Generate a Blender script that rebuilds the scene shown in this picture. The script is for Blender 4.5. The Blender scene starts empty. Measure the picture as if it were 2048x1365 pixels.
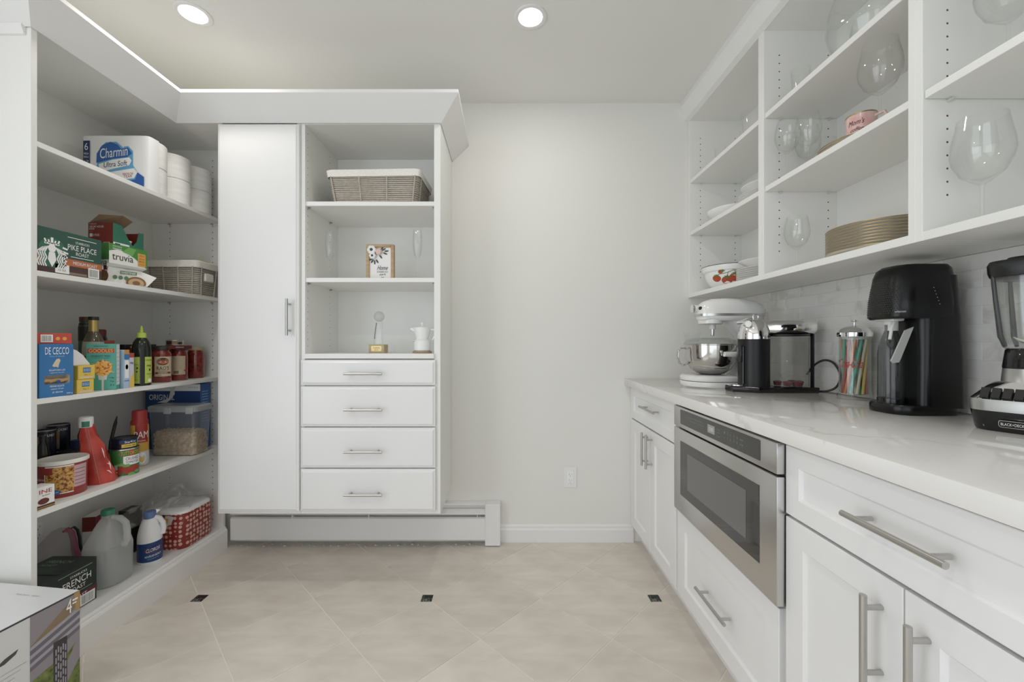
import bpy, bmesh, math, random
from mathutils import Vector, Matrix
PI = math.pi
random.seed(7)
SC = bpy.context.scene
COL = SC.collection

# ------------------------------------------------------------------ camera
cam_d = bpy.data.cameras.new('camera')
cam = bpy.data.objects.new('camera', cam_d); COL.objects.link(cam)
cam_d.sensor_width = 36.0
cam_d.lens = 825.0 / 2048.0 * 36.0
cam_d.clip_start = 0.02
cam_d.shift_x = 10.0 / 2048.0
cam_d.shift_y = 2.5 / 2048.0
cam.location = (0, 0, 1.108)
cam.rotation_euler = (PI / 2, 0, 0)
SC.camera = cam
# ------------------------------------------------------------------ world, daylight, exposure
w = bpy.data.worlds.new('world'); SC.world = w; w.use_nodes = True
w.node_tree.nodes['Background'].inputs[0].default_value = (0.86, 0.93, 1.0, 1)
w.node_tree.nodes['Background'].inputs[1].default_value = 1.0
SC.view_settings.view_transform = 'Standard'
SC.view_settings.look = 'None'
SC.view_settings.gamma = 1.0
SC.view_settings.use_curve_mapping = False
SC.view_settings.exposure = 0.2
SC.cycles.transparent_max_bounces = 24
SC.cycles.max_bounces = 16
SC.cycles.diffuse_bounces = 12
SC.cycles.glossy_bounces = 5
SC.cycles.caustics_reflective = False
SC.cycles.caustics_refractive = False
SC.cycles.sample_clamp_indirect = 6.0
REAR_POWER = 9.0
LEFT_POWER = 16.0
LAMP_POWER = 2.2
def window_light(name, power, loc, rot, sx, sy):
    l = bpy.data.lights.new(name, 'AREA'); l.shape = 'RECTANGLE'; l.size = sx; l.size_y = sy; l.energy = power; l.color = (.90, .95, 1.0)
    o = bpy.data.objects.new(name, l); COL.objects.link(o); o.location = loc; o.rotation_euler = rot
window_light('window_rear_offscreen', REAR_POWER, (-.35, -2.58, 1.12), (PI / 2, 0, 0), 2.6, 2.0)          # glazed opening behind the viewer
window_light('window_left_offscreen', LEFT_POWER, (-1.935, -.45, 1.2), (0, -PI / 2, 0), 2.0, 1.9)          # glazed opening in the left wall, mirrored in the mixing bowl

# ------------------------------------------------------------------ materials
def lin(c):
    if isinstance(c, str):
        c = [int(c[i:i + 2], 16) / 255.0 for i in (1, 3, 5)]
        c = [x / 12.92 if x <= 0.04045 else ((x + 0.055) / 1.055) ** 2.4 for x in c]
        g = .3 * c[0] + .55 * c[1] + .15 * c[2]
        return tuple(.86 * x + .14 * g for x in c)
    return c
MATS = {}
def mat(name, col=(.8, .8, .8), rough=.5, metal=0.0, spec=.5, coat=0.0, emit=0.0, trans=0.0, alpha=1.0):
    if name in MATS: return MATS[name]
    m = bpy.data.materials.new(name); m.use_nodes = True
    b = m.node_tree.nodes['Principled BSDF']
    c = lin(col)
    b.inputs['Base Color'].default_value = (*c, 1)
    b.inputs['Roughness'].default_value = rough
    b.inputs['Metallic'].default_value = metal
    b.inputs['Specular IOR Level'].default_value = spec
    b.inputs['Coat Weight'].default_value = coat
    b.inputs['Transmission Weight'].default_value = trans
    b.inputs['Alpha'].default_value = alpha
    if emit:
        b.inputs['Emission Color'].default_value = (*c, 1)
        b.inputs['Emission Strength'].default_value = emit
    MATS[name] = m
    return m
def nd(m, t, **kw):
    n = m.node_tree.nodes.new(t)
    for k, v in kw.items():
        if k in n.inputs: n.inputs[k].default_value = v
        else: setattr(n, k, v)
    return n
def lk(m, a, b): m.node_tree.links.new(a, b)
def noise_mat(name, cols, scale=8, detail=6, rough=.5, stretch=(1, 1, 1), distort=0.0, bump=0.0, coords='Object', pos=None, spec=.5, coat=0.0, metal=0.0, rot=(0, 0, 0)):
    """colour ramp over noise"""
    if name in MATS: return MATS[name]
    m = mat(name, (.5, .5, .5), rough, metal, spec, coat)
    b = m.node_tree.nodes['Principled BSDF']
    tc = nd(m, 'ShaderNodeTexCoord'); mp = nd(m, 'ShaderNodeMapping')
    mp.inputs['Scale'].default_value = stretch; mp.inputs['Rotation'].default_value = rot
    lk(m, tc.outputs[coords], mp.inputs['Vector'])
    nz = nd(m, 'ShaderNodeTexNoise'); nz.inputs['Scale'].default_value = scale; nz.inputs['Detail'].default_value = detail
    nz.inputs['Distortion'].default_value = distort
    lk(m, mp.outputs[0], nz.inputs['Vector'])
    cr = nd(m, 'ShaderNodeValToRGB')
    n = len(cols)
    ps = pos or [0.3 + 0.4 * i / max(1, n - 1) for i in range(n)]
    while len(cr.color_ramp.elements) < n: cr.color_ramp.elements.new(0.5)
    for e, c, p in zip(cr.color_ramp.elements, cols, ps):
        e.color = (*lin(c), 1); e.position = p
    lk(m, nz.outputs['Fac'], cr.inputs[0]); lk(m, cr.outputs[0], b.inputs['Base Color'])
    if bump:
        bp = nd(m, 'ShaderNodeBump'); bp.inputs['Strength'].default_value = bump; bp.inputs['Distance'].default_value = .004
        lk(m, nz.outputs['Fac'], bp.inputs['Height']); lk(m, bp.outputs[0], b.inputs['Normal'])
    return m
def marble_mat(name, base, vein, scale, rough, strength=.5, per_object=False, width=.05):
    if name in MATS: return MATS[name]
    m = mat(name, base, rough)
    b = m.node_tree.nodes['Principled BSDF']
    tc = nd(m, 'ShaderNodeTexCoord')
    src = tc.outputs['Object']
    if per_object:
        oi = nd(m, 'ShaderNodeObjectInfo'); ad = nd(m, 'ShaderNodeVectorMath', operation='ADD'); sc = nd(m, 'ShaderNodeVectorMath', operation='SCALE')
        cb = nd(m, 'ShaderNodeCombineXYZ'); lk(m, oi.outputs['Random'], cb.inputs[0]); lk(m, oi.outputs['Random'], cb.inputs[1])
        lk(m, cb.outputs[0], sc.inputs[0]); sc.inputs['Scale'].default_value = 37.0
        lk(m, tc.outputs['Object'], ad.inputs[0]); lk(m, sc.outputs[0], ad.inputs[1]); src = ad.outputs[0]
    nz = nd(m, 'ShaderNodeTexNoise'); nz.inputs['Scale'].default_value = scale; nz.inputs['Detail'].default_value = 8; nz.inputs['Distortion'].default_value = 1.4
    lk(m, src, nz.inputs['Vector'])
    sb = nd(m, 'ShaderNodeMath', operation='SUBTRACT'); sb.inputs[1].default_value = .5; lk(m, nz.outputs['Fac'], sb.inputs[0])
    ab = nd(m, 'ShaderNodeMath', operation='ABSOLUTE'); lk(m, sb.outputs[0], ab.inputs[0])
    mr = nd(m, 'ShaderNodeMapRange'); mr.inputs['From Min'].default_value = 0; mr.inputs['From Max'].default_value = width
    mr.inputs['To Min'].default_value = strength; mr.inputs['To Max'].default_value = 0; lk(m, ab.outputs[0], mr.inputs['Value'])
    n2 = nd(m, 'ShaderNodeTexNoise'); n2.inputs['Scale'].default_value = scale * .6; lk(m, src, n2.inputs['Vector'])
    r2 = nd(m, 'ShaderNodeMapRange'); r2.inputs['From Min'].default_value = .42; r2.inputs['From Max'].default_value = .62; lk(m, n2.outputs['Fac'], r2.inputs['Value'])
    mu = nd(m, 'ShaderNodeMath', operation='MULTIPLY'); lk(m, mr.outputs[0], mu.inputs[0]); lk(m, r2.outputs[0], mu.inputs[1])
    mx = nd(m, 'ShaderNodeMix', data_type='RGBA'); mx.inputs[6].default_value = (*lin(base), 1); mx.inputs[7].default_value = (*lin(vein), 1)
    lk(m, mu.outputs[0], mx.inputs[0]); lk(m, mx.outputs[2], b.inputs['Base Color'])
    return m
def glass_mat(name, tint=(.990, .993, .990), rough=.02, ior=1.45, gain=1.0, milk=0.0, milk_col=(.9, .9, .9)):
    """thin clear wall: transparent, with a Fresnel reflection on top; milk adds haze"""
    if name in MATS: return MATS[name]
    m = bpy.data.materials.new(name); m.use_nodes = True; nt = m.node_tree
    nt.nodes.remove(nt.nodes['Principled BSDF']); out = nt.nodes['Material Output']
    tr = nd(m, 'ShaderNodeBsdfTransparent'); tr.inputs[0].default_value = (*tint, 1)
    gl = nd(m, 'ShaderNodeBsdfGlossy'); gl.inputs['Roughness'].default_value = rough; gl.inputs[0].default_value = (1, 1, 1, 1)
    lw = nd(m, 'ShaderNodeLayerWeight'); lw.inputs[0].default_value = .5
    pw = nd(m, 'ShaderNodeMath', operation='POWER'); pw.inputs[1].default_value = 5.0; lk(m, lw.outputs['Facing'], pw.inputs[0])
    p3 = nd(m, 'ShaderNodeMath', operation='POWER'); p3.inputs[1].default_value = 3.0; lk(m, lw.outputs['Facing'], p3.inputs[0])
    ed = nd(m, 'ShaderNodeMix', data_type='RGBA'); ed.inputs[6].default_value = (*tint, 1); ed.inputs[7].default_value = (*[.85 * t for t in tint], 1)
    lk(m, p3.outputs[0], ed.inputs[0]); lk(m, ed.outputs[2], tr.inputs[0])          # longer way through the wall at its edges
    f0 = ((ior - 1) / (ior + 1)) ** 2
    ml = nd(m, 'ShaderNodeMath', operation='MULTIPLY_ADD'); ml.inputs[1].default_value = .8 * gain; ml.inputs[2].default_value = f0 * gain; lk(m, pw.outputs[0], ml.inputs[0])
    ml.use_clamp = True
    base = tr.outputs[0]
    if milk:
        df = nd(m, 'ShaderNodeBsdfDiffuse'); df.inputs[0].default_value = (*milk_col, 1)
        tl = nd(m, 'ShaderNodeBsdfTranslucent'); tl.inputs[0].default_value = (*milk_col, 1)
        md = nd(m, 'ShaderNodeMixShader'); md.inputs[0].default_value = .5; lk(m, df.outputs[0], md.inputs[1]); lk(m, tl.outputs[0], md.inputs[2])
        mm = nd(m, 'ShaderNodeMixShader'); mm.inputs[0].default_value = milk; lk(m, tr.outputs[0], mm.inputs[1]); lk(m, md.outputs[0], mm.inputs[2]); base = mm.outputs[0]
    mx = nd(m, 'ShaderNodeMixShader'); lk(m, ml.outputs[0], mx.inputs[0]); lk(m, base, mx.inputs[1]); lk(m, gl.outputs[0], mx.inputs[2])
    lk(m, mx.outputs[0], out.inputs[0])
    MATS[name] = m
    return m

WHITE = mat('white_melamine', (.80, .80, .78), .38)
WHITE_L = mat('white_lacquer', (.80, .80, .80), .3)
WALLP = mat('wall_paint', (.77, .765, .735), .75)
CEILP = mat('ceiling_paint', (.80, .795, .775), .85)
TRIMW = mat('trim_paint', (.80, .80, .795), .4)
STEEL = mat('brushed_steel', (.62, .615, .60), .28, 1.0)
NICKEL = mat('brushed_nickel', (.52, .51, .49), .3, 1.0)
CHROME = mat('chrome', (.88, .88, .88), .04, 1.0)
BLACKP = mat('black_plastic', (.012, .012, .013), .35)
BLACKG = mat('black_gloss', (.010, .010, .011), .08)
DARK = mat('dark_gap', (.02, .02, .022), .8)
CHIP = mat('chipboard_core', (.30, .22, .15), .9)
BRASS = mat('socket_contact', (.25, .22, .18), .5)
CLEAR = glass_mat('clear_glass')
CLEARP = glass_mat('clear_plastic', (.95, .96, .96), .08, 1.4, 1.0, .10)
PORC = mat('porcelain', (.84, .84, .83), .15)
INK = mat('black_ink', (.02, .02, .02), .6)
PAPERW = mat('plain_white', (.86, .86, .85), .5)
BARC = mat('barcode_grey', (.25, .25, .25), .6)
GOLD = mat('gold_rim', (.40, .30, .15), .32, .85)

# ------------------------------------------------------------------ mesh helpers
class MB:
    def __init__(s): s.v = []; s.f = []
    def add(s, vs, fs):
        o = len(s.v); s.v += [tuple(p) for p in vs]; s.f += [tuple(i + o for i in f) for f in fs]; return s
    def box(s, x0, x1, y0, y1, z0, z1):
        v = [(x, y, z) for z in (z0, z1) for y in (y0, y1) for x in (x0, x1)]
        return s.add(v, [(0, 2, 3, 1), (4, 5, 7, 6), (0, 1, 5, 4), (2, 6, 7, 3), (0, 4, 6, 2), (1, 3, 7, 5)])
    def cbox(s, x0, x1, y0, y1, z0, z1, c=.002, seg=1):
        bm = bmesh.new(); bmesh.ops.create_cube(bm, size=1.0)
        for q in bm.verts:
            q.co = Vector(((x0 + x1) / 2 + q.co.x * (x1 - x0), (y0 + y1) / 2 + q.co.y * (y1 - y0), (z0 + z1) / 2 + q.co.z * (z1 - z0)))
        bmesh.ops.bevel(bm, geom=bm.edges[:], offset=c, segments=seg, affect='EDGES', profile=.5)
        bm.verts.index_update()
        s.add([q.co[:] for q in bm.verts], [[q.index for q in f.verts] for f in bm.faces]); bm.free(); return s
    def prism(s, poly, z0, z1, axis='z'):
        """extrude a 2-d polygon; axis z: (x,y)->z, y: (x,z)->y, x: (y,z)->x"""
        n = len(poly)
        def P(p, h): return {'z': (p[0], p[1], h), 'y': (p[0], h, p[1]), 'x': (h, p[0], p[1])}[axis]
        v = [P(p, z0) for p in poly] + [P(p, z1) for p in poly]
        fs = [tuple(range(n))[::-1], tuple(range(n, 2 * n))] + [(i, (i + 1) % n, n + (i + 1) % n, n + i) for i in range(n)]
        return s.add(v, fs)
    def lathe(s, prof, seg=32, c=(0, 0), z=0.0, cap=True, sq=1.0, power=2.0, rot=0.0):
        """prof: (r, z) from bottom to top; power > 2 gives squarish sections"""
        n = len(prof); v = []
        for r, h in prof:
            for k in range(seg):
                a = 2 * PI * k / seg
                ca, sa = math.cos(a), math.sin(a)
                if power != 2.0:
                    q = (abs(ca) ** power + abs(sa) ** power) ** (-1 / power); ca *= q; sa *= q
                xx, yy = r * ca, r * sa * sq
                v.append((c[0] + xx * math.cos(rot) - yy * math.sin(rot), c[1] + xx * math.sin(rot) + yy * math.cos(rot), z + h))
        f = [(i * seg + k, i * seg + (k + 1) % seg, (i + 1) * seg + (k + 1) % seg, (i + 1) * seg + k) for i in range(n - 1) for k in range(seg)]
        if cap:
            if prof[0][0] > 1e-6: f.append(tuple(range(seg))[::-1])
            if prof[-1][0] > 1e-6: f.append(tuple((n - 1) * seg + k for k in range(seg)))
        return s.add(v, f)
    def cyl(s, p0, p1, r, seg=16, r2=None): return s.tube([p0, p1], [r, r if r2 is None else r2], seg)
    def tube(s, path, r, seg=10, cap=True, closed=False):
        path = [Vector(p) for p in path]; n = len(path)
        rs = r if isinstance(r, (list, tuple)) else [r] * n
        t0 = (path[1] - path[0]).normalized()
        up = Vector((0, 0, 1)) if abs(t0.z) < .9 else Vector((1, 0, 0))
        nrm = t0.cross(up).normalized(); v = []
        for i in range(n):
            if closed: t = (path[(i + 1) % n] - path[i - 1]).normalized()
            elif i == 0: t = t0
            elif i == n - 1: t = (path[i] - path[i - 1]).normalized()
            else: t = (path[i + 1] - path[i - 1]).normalized()
            nrm = (nrm - t * nrm.dot(t)).normalized(); b = t.cross(nrm)
            for k in range(seg):
                a = 2 * PI * k / seg
                v.append(tuple(path[i] + (nrm * math.cos(a) + b * math.sin(a)) * rs[i]))
        m = n if closed else n - 1
        f = [(i * seg + k, i * seg + (k + 1) % seg, ((i + 1) % n) * seg + (k + 1) % seg, ((i + 1) % n) * seg + k) for i in range(m) for k in range(seg)]
        if cap and not closed: f += [tuple(range(seg))[::-1], tuple((n - 1) * seg + k for k in range(seg))]
        return s.add(v, f)
    def loft(s, secs, cap=True):
        n = len(secs); k = len(secs[0]); v = [p for q in secs for p in q]
        f = [(i * k + j, i * k + (j + 1) % k, (i + 1) * k + (j + 1) % k, (i + 1) * k + j) for i in range(n - 1) for j in range(k)]
        if cap: f += [tuple(range(k))[::-1], tuple((n - 1) * k + j for j in range(k))]
        return s.add(v, f)
    def disc(s, c, r, axis='x', seg=10):
        v = []
        for k in range(seg):
            a = 2 * PI * k / seg; p, q = r * math.cos(a), r * math.sin(a)
            v.append({'x': (c[0], c[1] + p, c[2] + q), 'y': (c[0] + p, c[1], c[2] + q), 'z': (c[0] + p, c[1] + q, c[2])}[axis])
        return s.add(v, [tuple(range(seg))])
    def mesh(s, name, smooth=None):
        me = bpy.data.meshes.new(name); me.from_pydata(s.v, [], s.f)
        bm = bmesh.new(); bm.from_mesh(me)
        bmesh.ops.recalc_face_normals(bm, faces=bm.faces[:]); bm.to_mesh(me); bm.free()
        if smooth:
            for p in me.polygons: p.use_smooth = True
            me.set_sharp_from_angle(angle=math.radians(smooth))
        me.update(); return me
    def build(s, name, m, parent=None, smooth=None): return put(name, s.mesh(name, smooth), m, parent)
def put(name, me, m, parent=None):
    o = bpy.data.objects.new(name, me); COL.objects.link(o)
    if m and not me.materials: me.materials.append(m)
    if parent: o.parent = parent
    return o
def cut_mesh(me, cutter, inner):
    """sink real holes into a closed mesh; the cut walls show the inner material"""
    cm = cutter.mesh('cutter'); cm.materials.append(inner)
    a = bpy.data.objects.new('a', me); c = bpy.data.objects.new('c', cm); COL.objects.link(a); COL.objects.link(c)
    m = a.modifiers.new('cut', 'BOOLEAN'); m.operation = 'DIFFERENCE'; m.solver = 'EXACT'; m.object = c; m.material_mode = 'TRANSFER'
    dg = bpy.context.evaluated_depsgraph_get(); dg.update()
    r = bpy.data.meshes.new_from_object(a.evaluated_get(dg)); r.name = me.name
    bpy.data.objects.remove(a); bpy.data.objects.remove(c); bpy.data.meshes.remove(cm)
    return r
def tag(o, label, cat, group=None):
    o['label'] = label; o['category'] = cat
    if group: o['group'] = group
    return o
def thing(name, label, cat, loc=(0, 0, 0), rz=0.0, group=None):
    o = bpy.data.objects.new(name, None); COL.objects.link(o); o.empty_display_size = .05
    o.location = loc; o.rotation_euler = (0, 0, rz)
    return tag(o, label, cat, group)
def struct(o): o['kind'] = 'structure'; return o
def copy_tree(o, parent=None):
    c = o.copy(); COL.objects.link(c); c.parent = parent
    for ch in [x for x in o.children]: copy_tree(ch, c)
    return c
def rrect(w, h, r, n=5, cx=0, cy=0):
    p = []
    for sx, sy, a0 in ((1, 1, 0), (-1, 1, 90), (-1, -1, 180), (1, -1, 270)):
        for k in range(n + 1):
            a = math.radians(a0 + 90 * k / n)
            p.append((cx + sx * (w / 2 - r) + r * math.cos(a), cy + sy * (h / 2 - r) + r * math.sin(a)))
    return p
# flat print on one face of a thing: u to the right, v up, both in metres from the face's lower left corner
class Face:
    def __init__(s, root, o, u, v): s.root = root; s.o = Vector(o); s.u = Vector(u).normalized(); s.v = Vector(v).normalized(); s.n = s.u.cross(s.v)
    def P(s, x, y, l): return tuple(s.o + s.u * x + s.v * y + s.n * l)
    def poly(s, pts, m, name='print', l=.0004):
        b = MB(); b.add([s.P(x, y, l) for x, y in pts], [tuple(range(len(pts)))]); return b.build(name, m, s.root)
    def rect(s, x0, y0, x1, y1, m, name='print', l=.0004): return s.poly([(x0, y0), (x1, y0), (x1, y1), (x0, y1)], m, name, l)
    def oval(s, cx, cy, rx, ry, m, name='print', l=.0006, n=24):
        return s.poly([(cx + rx * math.cos(2 * PI * k / n), cy + ry * math.sin(2 * PI * k / n)) for k in range(n)], m, name, l)
    def text(s, t, cx, cy, w, h, m, l=.0009, ang=0.0, shear=0.0, name='lettering'):
        v, f = text_geo(t, w, h, shear); ca, sa = math.cos(ang), math.sin(ang)
        b = MB(); b.add([s.P(cx + x * ca - y * sa, cy + x * sa + y * ca, l) for x, y in v], f); return b.build(name, m, s.root)
    def bars(s, x0, y0, x1, y1, n=14, l=.0010):
        s.rect(x0, y0, x1, y1, PAPERW, 'barcode_patch', l - .0003)
        b = MB(); rnd = random.Random(n); x = x0 + .08 * (x1 - x0); st = (x1 - x0) * .84 / n
        for k in range(n):
            ww = st * rnd.uniform(.3, .7)
            b.add([s.P(x, y0 + .12 * (y1 - y0), l), s.P(x + ww, y0 + .12 * (y1 - y0), l), s.P(x + ww, y1 - .12 * (y1 - y0), l), s.P(x, y1 - .12 * (y1 - y0), l)], [(0, 1, 2, 3)]); x += st
        b.build('barcode', BARC, s.root)
TXT = {}
def text_geo(t, w, h, shear=0.0):
    if t not in TXT:
        cu = bpy.data.curves.new('t', 'FONT'); cu.body = t; cu.resolution_u = 3; cu.fill_mode = 'FRONT'
        ob = bpy.data.objects.new('t', cu); me = ob.to_mesh()
        v = [(p.co.x, p.co.y) for p in me.vertices]; f = [tuple(p.vertices) for p in me.polygons]
        ob.to_mesh_clear(); bpy.data.objects.remove(ob); bpy.data.curves.remove(cu)
        TXT[t] = (v, f)
    v, f = TXT[t]
    x0 = min(p[0] for p in v); x1 = max(p[0] for p in v); y0 = min(p[1] for p in v); y1 = max(p[1] for p in v)
    return [(((x - x0) / (x1 - x0) - .5) * w + shear * ((y - y0) / (y1 - y0) - .5) * h, ((y - y0) / (y1 - y0) - .5) * h) for x, y in v], f
# print on a round thing: angle a (0 = +x, grows to the right seen from outside), z up
class Round:
    def __init__(s, root, prof, c=(0, 0)): s.root = root; s.pr = prof if isinstance(prof, list) else [(prof, -9), (prof, 9)]; s.c = c
    def r(s, z):
        p = s.pr
        for (r0, z0), (r1, z1) in zip(p, p[1:]):
            if z0 <= z <= z1 and z1 > z0: return r0 + (r1 - r0) * (z - z0) / (z1 - z0)
        return p[-1][0] if z > p[-1][1] else p[0][0]
    def P(s, a, z, l): q = s.r(z) + l; return (s.c[0] + q * math.cos(a), s.c[1] + q * math.sin(a), z)
    def band(s, a0, a1, z0, z1, m, name='label', l=.0005, nz=2):
        a0, a1 = math.radians(a0), math.radians(a1); n = max(2, int(abs(a1 - a0) / .17)); v = []; f = []
        for j in range(nz + 1):
            for i in range(n + 1): v.append(s.P(a0 + (a1 - a0) * i / n, z0 + (z1 - z0) * j / nz, l))
        for j in range(nz):
            for i in range(n): k = j * (n + 1) + i; f.append((k, k + 1, k + n + 2, k + n + 1))
        b = MB(); b.add(v, f); return b.build(name, m, s.root, 40)
    def oval(s, a, z, ra, rz, m, name='print', l=.0009, n=18, wob=0.0):
        """ra, rz in metres"""
        a = math.radians(a); rr = s.r(z); v = [s.P(a, z, l)]
        for k in range(n):
            t = 2 * PI * k / n; q = 1 + wob * (1 if k % 2 else -1)
            v.append(s.P(a + q * ra * math.cos(t) / rr, z + q * rz * math.sin(t), l))
        b = MB(); b.add(v, [(0, 1 + k, 1 + (k + 1) % n) for k in range(n)]); return b.build(name, m, s.root)
    def text(s, t, a, z, w, h, m, l=.0012, name='lettering', shear=0.0):
        v, f = text_geo(t, w, h, shear); a = math.radians(a); rr = s.r(z)
        b = MB(); b.add([s.P(a + x / rr, z + y, l) for x, y in v], f); return b.build(name, m, s.root)
def carton(name, label, cat, loc, size, m, rz=0.0, group=None, c=.0012):
    r = thing(name, label, cat, loc, rz, group); dx, dy, dz = size
    b = MB(); b.cbox(-dx / 2, dx / 2, -dy / 2, dy / 2, 0, dz, c); b.build('carton', m, r)
    return r
def face_px(r, s): return Face(r, (s[0] / 2, -s[1] / 2, 0), (0, 1, 0), (0, 0, 1))
def face_my(r, s): return Face(r, (-s[0] / 2, -s[1] / 2, 0), (1, 0, 0), (0, 0, 1))
def face_top(r, s): return Face(r, (-s[0] / 2, -s[1] / 2, s[2]), (1, 0, 0), (0, 1, 0))
# ------------------------------------------------------------------ room shell
XL, XR, YB, YF, ZC = -1.915, 1.31, 2.295, -2.6, 2.44
b = MB(); b.box(XL - .1, XR + .1, YF - .1, YB + .1, -.08, -.0018)
GROUT = mat('grout', (.82, .775, .70), .9)
floor = struct(b.build('floor', GROUT))
TILE = noise_mat('beige_stone_tile', [(.61, .55, .485), (.685, .625, .56), (.75, .70, .635)], 5.0, 12, .34, (1, 2.6, 1), .6, .02, rot=(0, 0, .5), pos=[.28, .5, .74])
_m = TILE; _b = _m.node_tree.nodes['Principled BSDF']; _src = _b.inputs['Base Color'].links[0].from_socket
_oi = nd(_m, 'ShaderNodeObjectInfo'); _mr = nd(_m, 'ShaderNodeMapRange'); _mr.inputs['To Min'].default_value = .95; _mr.inputs['To Max'].default_value = 1.05; lk(_m, _oi.outputs['Random'], _mr.inputs['Value'])
_mx = nd(_m, 'ShaderNodeVectorMath', operation='SCALE'); lk(_m, _src, _mx.inputs[0]); lk(_m, _mr.outputs[0], _mx.inputs['Scale']); lk(_m, _mx.outputs[0], _b.inputs['Base Color'])
DOT = marble_mat('dark_green_marble', (.012, .016, .015), (.30, .33, .31), 22, .15, .8)
A2 = .24625; X0, Y0 = -.346, 1.785; HD = .0255
def clip(poly, ax, val, keep_less):
    out = []
    for p, q in zip(poly, poly[1:] + poly[:1]):
        ip = (p[ax] <= val) == keep_less or p[ax] == val; iq = (q[ax] <= val) == keep_less or q[ax] == val
        if ip: out.append(p)
        if ip != iq:
            t = (val - p[ax]) / (q[ax] - p[ax]); out.append((p[0] + t * (q[0] - p[0]), p[1] + t * (q[1] - p[1])))
    return out
def clip_room(poly):
    for ax, val, less in ((0, XR, True), (0, XL, False), (1, YB, True), (1, YF, False)):
        if poly: poly = clip(poly, ax, val, less)
    return poly
TILE_MESH = {}
for i in range(-9, 9):
    for j in range(-19, 5):
        cx, cy = X0 + i * A2, Y0 + j * A2
        if (i + j) % 2 == 0:
            if i % 4 == 0 and j % 4 == 0 and XL < cx < XR - .3:
                b = MB(); b.cbox(-.0235, .0235, -.0235, .0235, -.008, .0, .0008)
                o = b.build('dot_tile', DOT, floor); o.location = (cx, cy, 0)
            continue
        h = A2 - .0024 * 1.414
        pts = []
        for k, (dx, dy) in enumerate(((1, 0), (0, 1), (-1, 0), (0, -1))):
            if (i + dx) % 4 == 0 and (j + dy) % 4 == 0:
                d = A2 - HD; e = h - d
                pts += [(d * dx + e * dy * 1.0 if dx else (e * dy), d * dy - e * dx if dx else d * dy), (d * dx - e * dy if dx else -e * dy, d * dy + e * dx if dx else d * dy)]
            else: pts.append((h * dx, h * dy))
        poly = clip_room([(cx + p[0], cy + p[1]) for p in pts])
        if len(poly) < 3: continue
        key = tuple((round(p[0] - cx, 4), round(p[1] - cy, 4)) for p in poly)
        if key not in TILE_MESH:
            b = MB(); b.prism(list(key), -.008, 0); TILE_MESH[key] = b.mesh('floor_tile')
        o = put('floor_tile', TILE_MESH[key], TILE, floor); o.location = (cx, cy, 0)

def wall(name, x0, x1, y0, y1, z0, z1, m=WALLP):
    b = MB(); b.box(x0, x1, y0, y1, z0, z1); return struct(b.build(name, m))
wall('wall_back', XL - .1, XR + .1, YB, YB + .1, -.02, ZC + .1)
b = MB(); b.box(XL - .1, XL, .55, YB, -.02, ZC + .1); b.box(XL - .1, XL, YF, -1.45, -.02, ZC + .1); b.box(XL - .1, XL, -1.45, .55, 2.24, ZC + .1); b.box(XL - .1, XL, -1.45, .55, -.02, .16)
struct(b.build('wall_left', WALLP))
wr = wall('wall_right', XR, XR + .1, YF, YB, -.02, ZC + .1)
b = MB(); b.box(XL, -1.72, YF - .1, YF, 0, ZC); b.box(1.02, XR, YF - .1, YF, 0, ZC); b.box(-1.72, 1.02, YF - .1, YF, 2.14, ZC); b.box(-1.72, 1.02, YF - .1, YF, -.02, .09)
struct(b.build('wall_rear', WALLP))
b = MB(); b.box(XL - .1, XR + .1, YF - .1, YB + .1, ZC, ZC + .1); struct(b.build('ceiling', CEILP))
# baseboard on the back wall
b = MB(); b.prism([(YB, 0), (YB - .015, 0), (YB - .015, .068), (YB - .010, .076), (YB - .010, .088), (YB - .004, .096), (YB, .096)], -.04, .70, 'x')
struct(b.build('baseboard_back', TRIMW))

# crown along a path, outward = right-hand side
def sweep(path, prof):
    n = len(path); secs = []
    for i in range(n):
        d0 = (Vector(path[i]) - Vector(path[i - 1])).normalized() if i else None
        d1 = (Vector(path[i + 1]) - Vector(path[i])).normalized() if i < n - 1 else None
        n0 = Vector((d0.y, -d0.x)) if d0 else None; n1 = Vector((d1.y, -d1.x)) if d1 else None
        if n0 is None: mi = n1
        elif n1 is None: mi = n0
        else: mi = (n0 + n1) / (1 + n0.dot(n1))
        secs.append([(path[i][0] + mi.x * d, path[i][1] + mi.y * d, z) for d, z in prof])
    b = MB(); b.loft(secs); return b
CP = [(0, 2.117), (.005, 2.113), (.094, 2.2), (.094, 2.214), (.082, 2.214), (0, 2.138)]
o = sweep([(-1.913, 1.317), (-1.52, 1.317), (-1.52, 1.895), (-.3067, 1.895), (-.3067, YB - .001)], CP).build('trim_1', TRIMW)
struct(o)
# bead under the crown on the near end of the pantry
b = sweep([(-1.913, 1.3165), (-1.535, 1.3165)], [(0, 2.088), (.006, 2.09), (.014, 2.112), (.014, 2.118), (0, 2.118)]); struct(b.build('trim_2', TRIMW))
b = MB(); b.prism([(1.007, 2.328), (.985, 2.338), (.975, 2.37), (.962, 2.392), (.958, 2.40), (.958, 2.418), (.966, 2.424), (.966, ZC), (1.03, ZC), (1.03, 2.351), (1.007, 2.351)], .38, YB, 'y')
struct(b.build('trim_3', TRIMW))

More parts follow.
